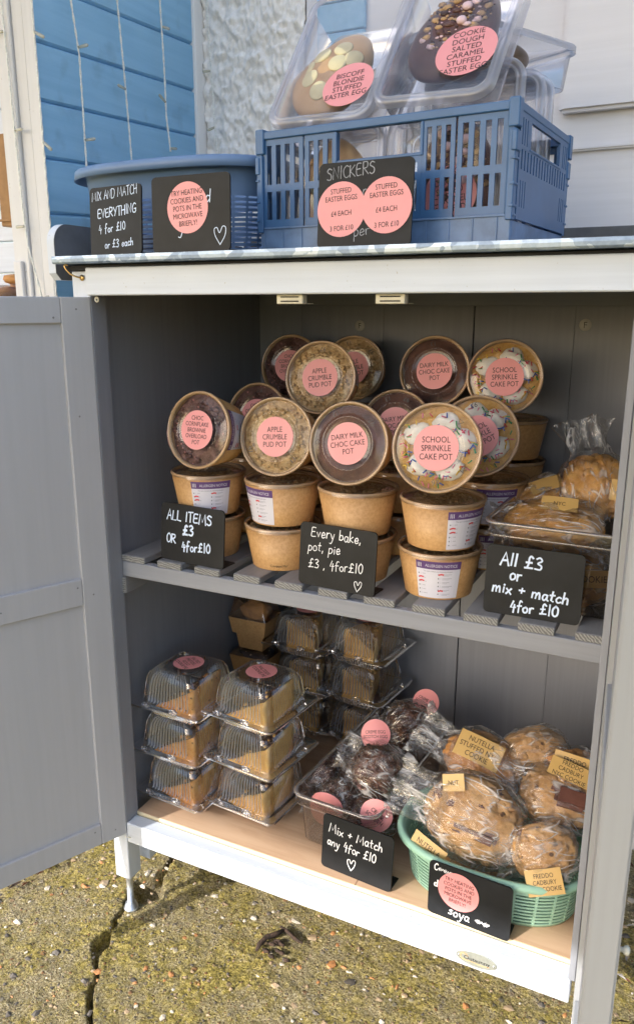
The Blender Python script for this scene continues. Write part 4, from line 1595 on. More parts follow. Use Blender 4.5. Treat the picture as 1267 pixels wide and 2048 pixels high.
# second row
hid = "plain kraft pot in the hidden stacks behind the front row"
pot((.562, .275, ZS + .0003), (0, 0, .3), "kraft pot at the shelf slats behind the school sprinkle stack", 'crumble', None, 0, .30)
pot((.562, .275, ZS + .0003 + PITCH_P), (0, 0, .3), "kraft pot with allergen notice directly under the lying sprinkle pot behind", 'crumble', None, 0, .18)
proto = None
for (x, y, n) in ((.115, .29, 2), (.262, .285, 3), (.405, .285, 2)):
    for k in range(n):
        pot((x, y, ZS + .0003 + k * PITCH_P), (0, 0, .7 * k), hid, simple=True)
for (x, y) in ((.095, .470), (.235, .478), (.425, .470)):
    for k in range(3):
        pot((x, y, ZS + .0003 + k * PITCH_P), (0, 0, .5 * k), hid, simple=True)
for k, nm in enumerate(("bottom", "middle", "top")):
    pot((.553, .455, ZS + .0003 + k * PITCH_P), (0, 0, .2 * k), "kraft pot %s of the back right stack of three" % nm, simple=True)


def lying(lidc, yaw, roll, *a, **k):
    """pot on its side with its lid towards the front; lidc = centre of the lid"""
    tilt = rad(k.pop('tilt', 11.0))
    axis = Vector((sin(yaw) * cos(tilt), -cos(yaw) * cos(tilt), sin(tilt)))
    xax = Vector((cos(yaw), sin(yaw), 0))
    yax = axis.cross(xax)
    R = Matrix((xax, yax, axis)).transposed() @ Matrix.Rotation(roll, 3, 'Z')
    loc = Vector(lidc) - axis * PH
    return pot(tuple(loc), R.to_euler(), *a, **k)


lying((.143, .067, .9262), rad(-4), rad(-3), "choc cornflake pot lying at the left end of the front row", 'corn', CHOCF, rad(3), pi / 2 + .15, (rad(120), None))
lying((.2655, .100, .9195), rad(4), rad(4), "apple crumble pot lying in the front row between cornflake and choc cake pots", 'crumble', APPLE, 0, None, (rad(-65), rad(40)))
lying((.3960, .085, .9210), rad(3), rad(8), "milk choc cake pot lying in the front row", 'choc', DAIRY, rad(2), None, (rad(125), rad(200)))
lying((.5395, .057, .9300), rad(5), rad(3), "school sprinkle cake pot lying at the right end of the front row", 'school', SCHOOL, 0, None, (rad(0), rad(52)))
lying((.5560, .2080, .9260), rad(12), rad(30), "sprinkle topped pot half hidden behind the front school sprinkle pot", 'school', ["SCHOOL", "SPRINKLE", "CAKE POT"], 0, None, (rad(160), None))
lying((.1080, .310, .9180), rad(3), rad(5), "choc pot peeping out behind cornflake and apple crumble pots", 'corn', CHOCF, 0, None, (rad(170), None))
lying((.3850, .310, .9180), rad(6), rad(10), "dark choc cake pot half hidden behind the front milk choc cake pot", 'choc', DAIRY, 0, None, (rad(150), rad(190)))
lying((.2720, .245, 1.0000), rad(8), rad(7), "apple crumble pot in the top row, in front of two other pots", 'crumble', APPLE, 0, pi / 2 + .3, (rad(170), None))
lying((.1180, .425, 1.0030), rad(6), rad(3), "choc cornflake pot at the left end of the top row", 'corn', CHOCF, 0, None, (rad(140), None))
lying((.2440, .445, 1.0020), rad(9), rad(12), "apple crumble pot at the back, partly covered by the top apple pot", 'crumble', APPLE, 0, None, (rad(120), rad(180)))
lying((.4290, .378, 1.0070), rad(8), rad(6), "milk choc cake pot in the top row", 'choc', DAIRY, 0, None, (rad(-60), rad(180)))
lying((.5580, .352, 1.0040), rad(10), rad(3), "school sprinkle cake pot at the right end of the top row", 'school', SCHOOL, 0, None, (rad(60), None))

# ------------------------------------------------------------------ clamshell boxes with pie slices
FH = .026       # flange height


def ribbed(h, z, amp, r=.016, nside=56, inset=0.0):
    pts = rrect_side(h, h, r, z, 8, nside)
    if amp == 0:
        return pts
    out = []
    n = len(pts)
    for i, p in enumerate(pts):
        x, y = p[0], p[1]
        k = i % (9 + nside - 1)
        ph = 0.0
        if k >= 9:
            ph = 0.5 - 0.5 * cos(2 * pi * (k - 8) / 4.0)
        L = sqrt(x * x + y * y)
        if abs(x) > abs(y):
            out.append((x - (1 if x > 0 else -1) * amp * ph, y, z))
        else:
            out.append((x, y - (1 if y > 0 else -1) * amp * ph, z))
    return out


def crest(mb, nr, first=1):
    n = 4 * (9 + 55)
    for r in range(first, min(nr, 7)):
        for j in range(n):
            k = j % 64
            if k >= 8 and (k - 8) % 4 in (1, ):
                mb.mi[r * n + j] = 1  # milky material paints a glint on each rib


def mk_clam():
    lid = MB()
    rings = [ribbed(.0640, FH + .0006, 0), ribbed(.0632, FH + .003, 0), ribbed(.0626, FH + .006, .0034), ribbed(.0590, FH + .036, .0034), ribbed(.0570, FH + .048, .0034), ribbed(.0535, FH + .056, .0030),
             ribbed(.0480, FH + .0605, .0024), ribbed(.0420, FH + .0625, .0009), ribbed(.0385, FH + .063, 0), ribbed(.0365, FH + .0625, 0), ribbed(.0355, FH + .0605, 0)]
    rings = [[(p[0], p[1], p[2]) for p in r] for r in rings]
    lid.loft(rings, False, True, 0, False)
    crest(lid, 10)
    fl = [rrect_side(.0640, .0640, .016, FH + .0006, 8, 56), rrect_side(.0745, .0745, .010, FH + .0012, 8, 56), rrect_side(.0765, .0765, .010, FH + .0024, 8, 56), rrect_side(.0785, .0785, .010, FH + .0010, 8, 56),
          rrect_side(.0785, .0785, .010, FH - .0016, 8, 56)]
    lid.loft(fl, False, False, 0, True)
    tray = MB()
    rings = [ribbed(.0780, FH - .0002, 0), ribbed(.0640, FH - .0006, 0), ribbed(.0620, FH - .004, .002), ribbed(.0560, .006, .002), ribbed(.0530, .0015, .0008), ribbed(.0480, .0003, 0), ribbed(.040, .0003, 0), ribbed(.037, .0022, 0)]
    tray.loft(rings, False, True, 0, False)
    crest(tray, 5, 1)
    tabs = []
    for x in (-.042, .018):
        tb = MB()
        tb.blob((x, -.0715, FH + .0035), .010, .004, .004, int(x * 1000), .35, 3, 2, 0, None, False)
        tabs.append(tb.mesh("catch", M_CLAM))
    return lid.mesh("lid", [M_CLAM, M_CLAMGLINT]), tray.mesh("tray", [M_CLAM, M_CLAMGLINT]), tabs


ME_CLID, ME_CTRAY, ME_CTAB = mk_clam()


def mk_slice(seed, crust, top, style=0):
    """wedge of deep cookie pie: crust wall, filling on the cut top"""
    mb = MB()
    # footprint triangle: thin tip front left, thick crust at back right
    if style == 0:
        tri = [(-.050, -.040), (.046, -.046), (.040, .048)]
        hts = [.006, .058, .066]
    else:
        tri = [(-.030, -.048), (.036, -.040), (.010, .048)]
        hts = [.070, .030, .072]
    n = 14
    c = Vector((sum(p[0] for p in tri) / 3, sum(p[1] for p in tri) / 3))
    per, hh = [], []
    for i in range(3):
        a, b = Vector(tri[i]), Vector(tri[(i + 1) % 3])
        for k in range(n):
            f = k / n
            p = a.lerp(b, f)
            p = p.lerp(c, .10 * (1 - abs(2 * f - 1)) ** 0 * 0 + .02)
            per.append(p)
            hh.append(hts[i] * (1 - f) + hts[(i + 1) % 3] * f)
    rings = []
    off = Vector((seed * 5.1, seed * 2.3, 0))
    for lv in (0, .25, .5, .75, .94, 1.0):
        r = []
        for p, h in zip(per, hh):
            w = 1 - (.05 if lv in (0, 1.0) else 0)
            q = c + (p - c) * w
            v = Vector((q.x, q.y, .004 + h * lv))
            d = noise.noise_vector(v * 60 + off) * .0022 + noise.noise_vector(v * 170 + off) * .0012
            r.append(tuple(v + d))
        rings.append(r)
    mb.loft(rings, True, False, 0, True)
    inner = []
    last = rings[-1]
    for lv in (1.0, .75, .5, .25, .03):
        r = []
        for p in last:
            q = (c.x + (p[0] - c.x) * lv, c.y + (p[1] - c.y) * lv)
            hz = sum(h for h in hts) / 3 + .004
            z = p[2] * lv + hz * (1 - lv)
            v = Vector((q[0], q[1], z))
            z += .0028 * noise.fractal(v * 70 + off, 1, 2, 3) if lv < 1 else 0
            r.append((q[0], q[1], z))
        inner.append(r)
    mb.loft(inner, False, True, 1, True)
    rnd = random.Random(seed)
    for i in range(26):
        lv, j = sqrt(rnd.random()) * .9, rnd.randrange(len(last))
        p = last[j]
        q = (c.x + (p[0] - c.x) * lv, c.y + (p[1] - c.y) * lv)
        z = p[2] * lv + (sum(hts) / 3 + .004) * (1 - lv)
        s = rnd.uniform(.003, .007)
        mb.blob((q[0], q[1], z), s, s * .8, s * .7, i + seed, .4, 1.5, 1, rnd.choice([0, 1, 1]))
    return mb.mesh("pie_slice", [crust, top])


SL = {'pretzel': [mk_slice(1, M_PIE, M_PIETOP), mk_slice(2, M_PIE, M_PIETOP)], 'malt': [mk_slice(3, M_PIE2, M_PIETOP), mk_slice(4, M_PIE2, M_PIETOP)],
      'rocky': [mk_slice(5, M_PIE2, M_ROCKY, 1), mk_slice(6, M_PIE2, M_ROCKY, 1)]}


def clam(loc, yaw, label, kind, v, lines=None, group="clear clamshell boxes of pie"):
    root = empty("clamshell_box", loc, label, "food box", group, (0, 0, yaw))
    for nm, me in (("lid", ME_CLID), ("tray", ME_CTRAY), ("catch", ME_CTAB[0]), ("catch", ME_CTAB[1]), ("pie_slice", SL[kind][v % 2])):
        o = bpy.data.objects.new(nm, me)
        col.objects.link(o)
        o.parent = root
        if nm == "pie_slice" and kind != 'rocky':
            o.rotation_euler = (0, 0, rad((v * 7) % 11 - 5))
    if lines:
        round_sticker("label", .0285, lines, root, Matrix.Translation((0.0, .004, FH + .0640)) , .0105, .85, .95, rad(-28))
    return root


BP = .0915
s1, s2, s3, s4 = (.060, .125), (.1995, .1475), (.1415, .4580), (.2790, .4600)
names = ["bottom", "middle", "top"]
for k in range(3):
    z = ZP + .0004 + BP * k
    clam((s1[0] + (.0, -.006, .0)[k], s1[1], z - (0 if k == 0 else .0035)), rad(-3.5 + k), "clear box of salted pretzel pie, %s of the front left stack" % names[k], 'pretzel', k,
         ["SALTED", "PRETZEL", "ROLO", "COOKIE PIE"] if k == 2 else ["COOKIE PIE"])
    clam((s2[0] + (-.004, .001, .002)[k], s2[1] + (.006, .002, 0)[k], z), rad(-6.7 + (1.5, 0, 0)[k]), "clear box of pale cookie pie, %s of the stack beside the scotch eggs" % names[k], 'malt', k,
         ["MALTESER", "COOKIE PIE"])
for k in range(3):
    z = ZP + .0004 + BP * k
    clam((s3[0] + (.004, .006, 0)[k], s3[1], z - .0), rad(3 - 2 * k), "clear box of nutty pie, %s of the back stack next to the kraft trays" % names[k], 'rocky', k, ["COOKIE PIE"])
    clam((s4[0] + (0, -.004, 0)[k], s4[1], z + .0042 * (k > 0)), rad(-6), "clear box of nutty pie, %s of the far right stack against the back" % names[k], 'rocky', k + 1, ["COOKIE PIE"])

# kraft trays at the back left
for k in range(3):
    root = empty("kraft_tray", (.026, .425, ZP + .0005 + .0885 * k), "kraft card tray of brown cake, %s of three at the back left" % names[k], "tray", "kraft cake trays")
    mb = MB()
    mb.loft([rrect(.034, .026, .002, .036), rrect(.040, .032, .002, .0370), rrect(.0470, .036, .002, .0740), rrect(.0462, .0352, .002, .0740), rrect(.039, .031, .002, .0385)], True, True, 0, False)
    mb.obj("card_tray", M_KRAFT, root)
    mb = MB()
    mb.loft([rrect(.0475, .0365, .003, .0735), rrect(.0445, .0335, .006, .084), rrect(.036, .026, .006, .1230 if k == 2 else .0868)], False, True, 0, True)
    mb.obj("lid", M_CLAM, root)
    mb = MB()
    if k == 2:
        mb.blob((.004, 0, .085), .034, .024, .026, k, .3, 2, 3)
    else:
        mb.blob((.002, 0, .070), .038, .028, .014, k, .3, 2, 3)
    mb.obj("cake", M_PIETOP if k != 2 else M_COOKIE2, root)
    mb = MB()
    mb.loft([rrect(.030, .022, .002, 0), rrect(.034, .026, .002, .0355)], True, True, 0, False)
    mb.obj("card_foot", M_KRAFT, root)

# ------------------------------------------------------------------ cellophane bags
def densify(rings):
    out = []
    for a, b in zip(rings, rings[1:]):
        out.append(a)
        out.append([tuple((Vector(p) + Vector(q)) / 2 + noise.noise_vector((Vector(p) + Vector(q)) * 40) * .0012) for p, q in zip(a, b)])
    out.append(rings[-1])
    return out


def bag_mesh(a, b, c, seed, tail=.55, frill=.9, squash=0.75):
    """crumpled clear bag round something with half sizes a, b, c; the tied/folded tail runs to -X"""
    mb = MB()
    rnd = random.Random(seed)
    off = Vector((seed * 3.3, seed * 1.9, seed * 2.7))
    n = 44
    rings = []
    prof = [(1.10, .06), (1.06, .42), (.95, .70), (.78, .92), (.5, 1.08), (.2, 1.14), (-.15, 1.13), (-.5, 1.05), (-.8, .86), (-1.02, .68), (-1.02 - tail * .25, .66), (-1.02 - tail * .5, .70),
            (-1.02 - tail * .75, .80), (-1.02 - tail, frill)]
    for i, (s, r) in enumerate(prof):
        ring = []
        flat = 1.0 if s > -.75 else max(.16, 1.0 - (-.75 - s) * 1.6)
        for j in range(n):
            th = 2 * pi * (j + .5 * (i % 2)) / n
            y, z = r * cos(th) * b, r * sin(th) * c * flat
            if s < -.8:
                z += .010 * sin(y * 160 + seed) * min(1, (-.8 - s))
            p = Vector((s * a, y, z))
            d = noise.noise_vector(p * 32 + off) * .0085 + noise.noise_vector(p * 95 + off) * .0026
            rid = 1 - abs(noise.noise(p * 36 + off)) * 3.2
            d += Vector((p.x * .2, p.y, p.z)).normalized() * max(0, rid) * .0030
            p = p + d
            p.z = max(p.z, -c * 1.05)
            ring.append(tuple(p))
        rings.append(ring)
    rings = densify(rings)
    # split quads into triangles both ways so the film breaks into sharp facets
    o = 0
    vs = [p for r in rings for p in r]
    fs = []
    for i in range(len(rings) - 1):
        for j in range(n):
            k = (j + 1) % n
            q = (i * n + j, i * n + k, (i + 1) * n + k, (i + 1) * n + j)
            if rnd.random() < .5:
                fs += [(q[0], q[1], q[2]), (q[0], q[2], q[3])]
            else:
                fs += [(q[0], q[1], q[3]), (q[1], q[2], q[3])]
    fs.append(tuple(range(n))[::-1])
    mb.add(vs, fs, 0, True)
    return mb


def cookie_part(parent, kind, seed, rx, ry, rz, slab=None, mat=None):
    mb = MB()
    def fn(p):
        # flattened with cracks
        c_ = noise.voronoi(Vector((p.x, p.y, p.z * .6)) * 2.3 + Vector((seed, 0, 0)))[0]
        k = 1 - .10 * max(0, 1 - (c_[1] - c_[0]) / .10)
        k *= 1 + .018 * noise.noise(p * 14)
        return p * k
    mb.blob((0, 0, 0), rx * 1.06, ry * 1.06, rz * .95, seed, .13, 1.5, 5, 0, None, True, 4, fn)
    rnd = random.Random(seed)
    for i in range(16 if kind != 'pastry' else 9):
        a, t = rnd.uniform(0, 2 * pi), rnd.uniform(-.2, 1.0)
        r = sqrt(max(0, 1 - t * t)) * .90
        s = rnd.uniform(.004, .009) * (rx / .06)
        mb.blob((r * cos(a) * rx, r * sin(a) * ry, t * rz * .88), s * 1.3, s * 1.1, s * .6, i + seed, .6, 1.7, 3, rnd.choice([0, 0, 0, 1]) if kind != 'pastry' else 0)
    o = mb.obj("cookie" if kind != 'pastry' else "pastry", [mat or M_COOKIE, M_NUTELLA], parent)
    if slab:
        mb = MB()
        x0, x1, y0, y1, z0, z1 = slab
        mb.box((x0, y0, z0), (x1, y1, z1), .006, seg=4)
        mb.v = [tuple(Vector(v) + noise.noise_vector(Vector(v) * 80) * .0022) for v in mb.v]
        mb.obj("chocolate_slab", M_NUTELLA, parent)
    return o


def bagged(loc, R, label, cat, kind, seed, dims, tail=.55, frill=.9, slab=None, mat=None, sticker=None, group=None, name="bagged_cookie"):
    root = empty(name, loc, label, cat, group)
    root.rotation_euler = R.to_euler() if hasattr(R, 'to_euler') else R
    rx, ry, rz = dims
    cookie_part(root, kind, seed, rx, ry, rz, slab, mat)
    bag_mesh(rx, ry, rz, seed + 40, tail, frill).obj("cellophane_bag", M_FILM, root)
    for st in (sticker or []):
        lines, M, rect, size, ang = st[:5]
        if rect:
            round_sticker("label", 0, lines, root, M, size, .85, 1.02, ang, M_GOLD, st[5] if len(st) > 5 else 2.0, rect)
        else:
            round_sticker("label", st[6] if len(st) > 6 else .024, lines, root, M, size, .85, 1.0, ang, M_PINK, st[5] if len(st) > 5 else 3.0)
    return root


def face_cam(p, up=Vector((0, 0, 1)), roll=0.0, tilt=None):
    """rotation whose +Z leans the given way; roll about it"""
    z = Vector(tilt).normalized()
    x = up.cross(z).normalized()
    y = z.cross(x)
    return (Matrix((x, y, z)).transposed() @ Matrix.Rotation(roll, 3, 'Z'))


def loc_frame(R, p, z, roll=0.0, up=(0, 0, 1)):
    """sticker matrix in the thing's own frame from world-facing direction z at local point p"""
    Ri = R.inverted() if hasattr(R, 'inverted') else Matrix.Identity(3)
    zz = (Ri @ Vector(z)).normalized()
    uu = Ri @ Vector(up)
    x = uu.cross(zz).normalized()
    y = zz.cross(x)
    Q = (Matrix((x, y, zz)).transposed() @ Matrix.Rotation(roll, 3, 'Z')).to_4x4()
    Q.translation = Vector(p)
    return Q


# ------------------------------------------------------------------ green basket of cookies
def oval(ax, ay, z, n=96, e=2.5):
    out = []
    for j in range(n):
        a = 2 * pi * j / n
        c_, s_ = cos(a), sin(a)
        out.append((ax * (abs(c_) ** (2 / e)) * (1 if c_ >= 0 else -1), ay * (abs(s_) ** (2 / e)) * (1 if s_ >= 0 else -1), z))
    return out


def slotted_wall(mb, a0, a1, z0, z1, n, rows, cols, t=.0018, e=2.5, duty=.55, gapc=.16, mi=0):
    """wall of an oval basket between two rings with rows of long slots; rows of bars and upright ribs"""
    def P(j, z, off=0.0):
        f = (z - z0) / (z1 - z0)
        ax, ay = a0[0] + (a1[0] - a0[0]) * f - off, a0[1] + (a1[1] - a0[1]) * f - off
        a = 2 * pi * j / n
        c_, s_ = cos(a), sin(a)
        return (ax * (abs(c_) ** (2 / e)) * (1 if c_ >= 0 else -1), ay * (abs(s_) ** (2 / e)) * (1 if s_ >= 0 else -1), z)
    dz = (z1 - z0) / rows
    def band(za, zb, j0, j1):
        rings = []
        for j in range(j0, j1 + 1):
            rings.append([P(j, za), P(j, zb), P(j, zb, t), P(j, za, t)])
        mb.loft(rings, j1 - j0 < n, j1 - j0 < n, mi, False)
    for r in range(rows + 1):
        zc = z0 + dz * r
        h = dz * (1 - duty) / 2
        band(max(z0, zc - h), min(z1, zc + h), 0, n)
    step = n // cols
    w = max(1, int(step * gapc))
    for c_ in range(cols):
        for r in range(rows):
            h = dz * (1 - duty) / 2
            band(z0 + dz * r + h * .98, z0 + dz * (r + 1) - h * .98, c_ * step, c_ * step + w)


gb = empty("green_basket", (.6360, .1480, ZP + .0004), "oval sage green plastic basket holding the bagged cookies", "basket")
mb = MB()
slotted_wall(mb, (.134, .0930), (.1420, .1010), .006, .064, 192, 9, 24, .002, 2.6, .50, .24)
mb.loft([oval(.134, .093, .006, 96, 2.6), oval(.131, .090, .0, 96, 2.6), oval(.05, .03, 0, 96, 2.6)], False, True, 0, True)
mb.loft([oval(.1420, .1010, .0640, 96, 2.6), oval(.1470, .1055, .0880, 96, 2.6), oval(.1525, .1110, .0890, 96, 2.6), oval(.1565, .1150, .0855, 96, 2.6), oval(.1575, .1160, .0800, 96, 2.6),
         oval(.1560, .1145, .0795, 96, 2.6), oval(.1535, .112, .0850, 96, 2.6), oval(.1480, .1065, .0850, 96, 2.6), oval(.1450, .1035, .0850, 96, 2.6), oval(.1400, .0990, .0640, 96, 2.6)], False, False, 0, True)
mb.obj("basket_body", M_GREEN, gb)

NG = "cellophane bags of cookies in the green basket"
zc = Vector((.45, -.75, .55))
R1 = face_cam(None, tilt=(.10, -.86, .50), roll=rad(-12))
bagged((.6080, .1120, .3370), R1, "largest bagged cookie at the front of the green basket, chocolate slab showing", "cookie", 'cookie', 11, (.074, .060, .034), .80, .9,
       (-.030, .044, -.026, -.008, .006, .0355), M_COOKIE,
       [(["NUTELLA"], loc_frame(R1, (-.050, -.066, .020), (-.1, -.9, .42), rad(-18)), (.060, .022), .0120, 0), (["NUT"], loc_frame(R1, (-.045, .040, .028), (-.15, -.85, .5), rad(20)), (.036, .026), .010, 0)], NG)
R2 = face_cam(None, tilt=(.15, -.62, .77), roll=rad(-24))
bagged((.5960, .2080, .3760), R2, "bagged brown topped cookie with square gold label on top of the basket", "cookie", 'cookie', 12, (.062, .050, .034), 1.0, 1.05, None, M_COOKIE2,
       [(["NUTELLA", "STUFFED NYC", "COOKIE"], loc_frame(R2, (-.012, .004, .0400), (.20, -.66, .70), rad(-22)), (.076, .044), .0125, 0)], NG)
R3 = face_cam(None, tilt=(.2, -.78, .6), roll=rad(15))
bagged((.7190, .0980, .3250), R3, "bagged cookie at the front right of the basket, gold label half hidden", "cookie", 'cookie', 13, (.045, .040, .030), .6, 1.0, None, M_COOKIE,
       [(["FREDDO", "CADBURY", "NYC COOKIE"], loc_frame(R3, (-.012, -.040, .026), (.1, -.85, .5), rad(18)), (.052, .036), .0105, 0)], NG)
R4 = face_cam(None, tilt=(.2, -.6, .75), roll=rad(-15))
bagged((.7230, .1850, .3640), R4, "bagged cookie with dark chocolate chunks at the right of the basket", "cookie", 'cookie', 14, (.058, .045, .030), .6, 1.0, (-.01, .04, -.02, .012, .012, .036), M_COOKIE,
       [(["FREDDO", "CADBURY", "NYC COOKIE"], loc_frame(R4, (.006, .034, .034), (.15, -.6, .75), rad(-20)), (.066, .030), .0100, 0)], NG)
R5 = face_cam(None, tilt=(.2, -.8, .55), roll=rad(-8))
bagged((.7360, .2330, .3780), R5, "bagged cookie with upright gold label at the far right of the basket", "cookie", 'cookie', 15, (.050, .040, .030), .5, 1.0, None, M_COOKIE2,
       [(["FREDDO", "CADBURY", "NYC COOKIE"], loc_frame(R5, (-.006, .010, .036), (.15, -.85, .45), rad(-10)), (.064, .042), .0120, 0)], NG)
R6 = face_cam(None, tilt=(.2, -.5, .85), roll=rad(10))
bagged((.6700, .2500, .4020), R6, "bagged dark cookie at the back of the basket against the back panel", "cookie", 'cookie', 16, (.050, .036, .028), .5, 1.0, None, M_COOKIE, None, NG)
R7 = face_cam(None, tilt=(.0, -.3, .95), roll=rad(40))
bagged((.6200, .1500, .2620), R7, "bagged cookie low in the basket under the others", "cookie", 'cookie', 17, (.070, .055, .030), .3, .7, None, M_COOKIE, None, NG)

# ------------------------------------------------------------------ clear bins
def clear_bin(loc, yaw, ax, ay, h, label, flare=.012, step=.022):
    root = empty("clear_bin", loc, label, "storage bin", "clear acrylic storage bins", (0, 0, yaw))
    mb = MB()
    b = (ax - flare, ay - flare)
    zs_ = h - step
    mb.loft([rrect(b[0] - .012, b[1] - .012, .016, .0), rrect(b[0], b[1], .018, .003), rrect(ax - .006, ay - .006, .022, zs_), rrect(ax, ay, .024, zs_ + .003), rrect(ax + .001, ay + .001, .024, h - .004)], True, False, 0, True)
    mb.loft([rrect(b[0] - .014, b[1] - .014, .014, .003), rrect(b[0] - .003, b[1] - .003, .016, .006), rrect(ax - .009, ay - .009, .020, zs_ + .001), rrect(ax - .003, ay - .003, .022, zs_ + .005), rrect(ax - .002, ay - .002, .022, h - .004)], True, False, 0, True)
    mb.obj("bin_body", M_BIN, root)
    mb = MB()
    mb.loft([rrect(ax - .002, ay - .002, .022, h - .005), rrect(ax - .0022, ay - .0022, .022, h - .0012), rrect(ax + .0, ay + .0, .024, h), rrect(ax + .0042, ay + .0042, .026, h - .0005), rrect(ax + .0048, ay + .0048, .026, h - .0022),
             rrect(ax + .0044, ay + .0044, .026, h - .0042), rrect(ax + .001, ay + .001, .024, h - .0048)], False, False, 0, True)
    mb.loft([rrect(ax + .0012, ay + .0012, .024, zs_ + .0006), rrect(ax + .0022, ay + .0022, .024, zs_ + .0016), rrect(ax + .0018, ay + .0018, .024, zs_ + .003)], False, False, 0, True)
    mb.obj("rim", M_BINRIM, root)
    return root


clear_bin((.3870, .2560, ZP + .0004), rad(-3.5), .0780, .1780, .0990, "long clear bin of scotch eggs on the plywood beside the green basket", .012)
clear_bin((.7050, .2300, ZS + .0004), rad(-1), .0960, .1520, .1230, "clear bin of bagged pastries on the slatted shelf at right", .010)

# scotch eggs in bags
def scotch(loc, R, seed, r, label, sticker, tail=.7, frill=1.0):
    root = empty("scotch_egg", loc, label, "scotch egg", "chocolate scotch eggs in cellophane")
    root.rotation_euler = R.to_euler()
    mb = MB()
    mb.blob((0, 0, 0), r * .90, r * .90, r * .90, seed, .22, 5, 4, 0)
    rnd = random.Random(seed)
    for i in range(420):
        d = Vector((rnd.gauss(0, 1), rnd.gauss(0, 1), rnd.gauss(0, 1))).normalized()
        p = d * r * rnd.uniform(.88, 1.02)
        t1 = d.orthogonal().normalized()
        t1 = (t1 * cos(i) + d.cross(t1) * sin(i)).normalized()
        t2 = d.cross(t1)
        l, w = rnd.uniform(.0030, .0075), rnd.uniform(.0009, .0020)
        t1 = (t1 + d * rnd.uniform(-.1, .55)).normalized()
        bow = d * rnd.uniform(.0005, .0025)
        p = p + d * .0012
        mb.tube([p - t1 * l, p + bow, p + t1 * l], w, 4, 0, taper=[.5, 1, .6])
    mb.obj("chocolate_ball", M_SCOTCH, root)
    bag_mesh(r * 1.02, r * 1.02, r * 1.02, seed + 60, tail, frill).obj("cellophane_bag", M_FILM, root)
    if sticker:
        lines, M, rr, ang = sticker
        round_sticker("label", rr, lines, root, M, .0100, .85, 1.0, ang, M_PINK, 9.0)
    return root


CE = ["CREME EGG", "SCOTCH EGG"]
Q1 = face_cam(None, tilt=(.1, -.7, .7), roll=rad(-25))
scotch((.4230, .1650, .3400), Q1, 1, .0430, "chocolate scotch egg on top at the front with its pink label standing up behind", (CE, loc_frame(Q1, (-.036, .046, .012), (.15, -.75, .60), rad(8)), .0260, 0))
Q2 = face_cam(None, tilt=(.1, -.6, .8), roll=rad(20))
scotch((.4230, .3250, .3450), Q2, 2, .0420, "chocolate scotch egg at the back of the clear bin by the gold labelled cookie bag", (CE, loc_frame(Q2, (.040, .030, .020), (.3, -.7, .6), rad(-30)), .0250, 0))
Q3 = face_cam(None, tilt=(.0, -.95, .3), roll=0)
scotch((.3560, .1500, .2620), Q3, 3, .0380, "chocolate scotch egg low at the front left of the clear bin", (CE, loc_frame(Q3, (-.004, .002, .0500), (.1, -.98, .12), rad(-4)), .0300, 0))
scotch((.4280, .1420, .2640), Q3, 4, .0380, "chocolate scotch egg low at the front right with creased pink label", (["CREME", "SCOTCH"], loc_frame(Q3, (.018, .018, .0470), (.2, -.93, .32), rad(-22)), .0275, rad(-12)))
scotch((.3600, .2400, .2660), Q2, 5, .0380, "chocolate scotch egg low in the bin behind the front left one", None)
scotch((.4200, .2420, .2660), Q1, 6, .0380, "chocolate scotch egg low in the middle of the clear bin", None)
scotch((.3900, .3300, .2660), Q3, 7, .0380, "chocolate scotch egg low at the back of the clear bin", None)

# bagged pastries in the shelf bin
PGp = "bagged pastries in the shelf bin"
R = face_cam(None, tilt=(.1, -.45, .9), roll=rad(-3))
bagged((.6860, .1500, .8170), R, "flat golden bagged pastry lying over the front rim of the shelf bin", "pastry", 'pastry', 21, (.062, .050, .018), .35, .8, None, M_PASTRY,
       [(["NYC"], loc_frame(R, (.006, .022, .0215), (.1, -.55, .8), rad(-4)), (.050, .026), .0095, 0)], PGp, "bagged_pastry")
R = face_cam(None, tilt=(.15, -.85, .5), roll=rad(-78))
bagged((.7260, .2600, .8520), R, "big golden bagged pastry standing at the back of the shelf bin", "pastry", 'pastry', 22, (.050, .046, .034), 1.15, 1.0, None, M_PASTRY,
       [([""], loc_frame(R, (.020, .030, .036), (.2, -.95, .2), rad(-5)), (.030, .030), .01, 0)], PGp, "bagged_pastry")
R = face_cam(None, tilt=(.1, -.6, .8), roll=rad(20))
bagged((.6560, .2700, .8200), R, "bagged pastry with pale gold label at the back left of the shelf bin", "pastry", 'pastry', 23, (.048, .040, .026), .5, 1.0, None, M_PASTRY,
       [([""], loc_frame(R, (0, .012, .030), (.0, -.6, .8), rad(30)), (.050, .026), .01, 0)], PGp, "bagged_pastry")
R = face_cam(None, tilt=(.4, -.9, .2), roll=rad(5))
bagged((.7380, .1180, .7430), R, "bagged pastry seen through the front of the shelf bin beside the sign", "pastry", 'pastry', 24, (.036, .026, .024), .3, .8, None, M_PASTRY,
       [(["COOKIE"], loc_frame(R, (.002, .014, .030), (.2, -.97, .1), rad(3)), (.050, .024), .0130, 0)], PGp, "bagged_pastry")
R = face_cam(None, tilt=(.1, -.5, .85), roll=rad(0))
bagged((.6880, .2000, .7600), R, "bagged pastry at the bottom of the shelf bin under the others", "pastry", 'pastry', 25, (.066, .060, .030), .2, .7, None, M_PASTRY, None, PGp, "bagged_pastry")

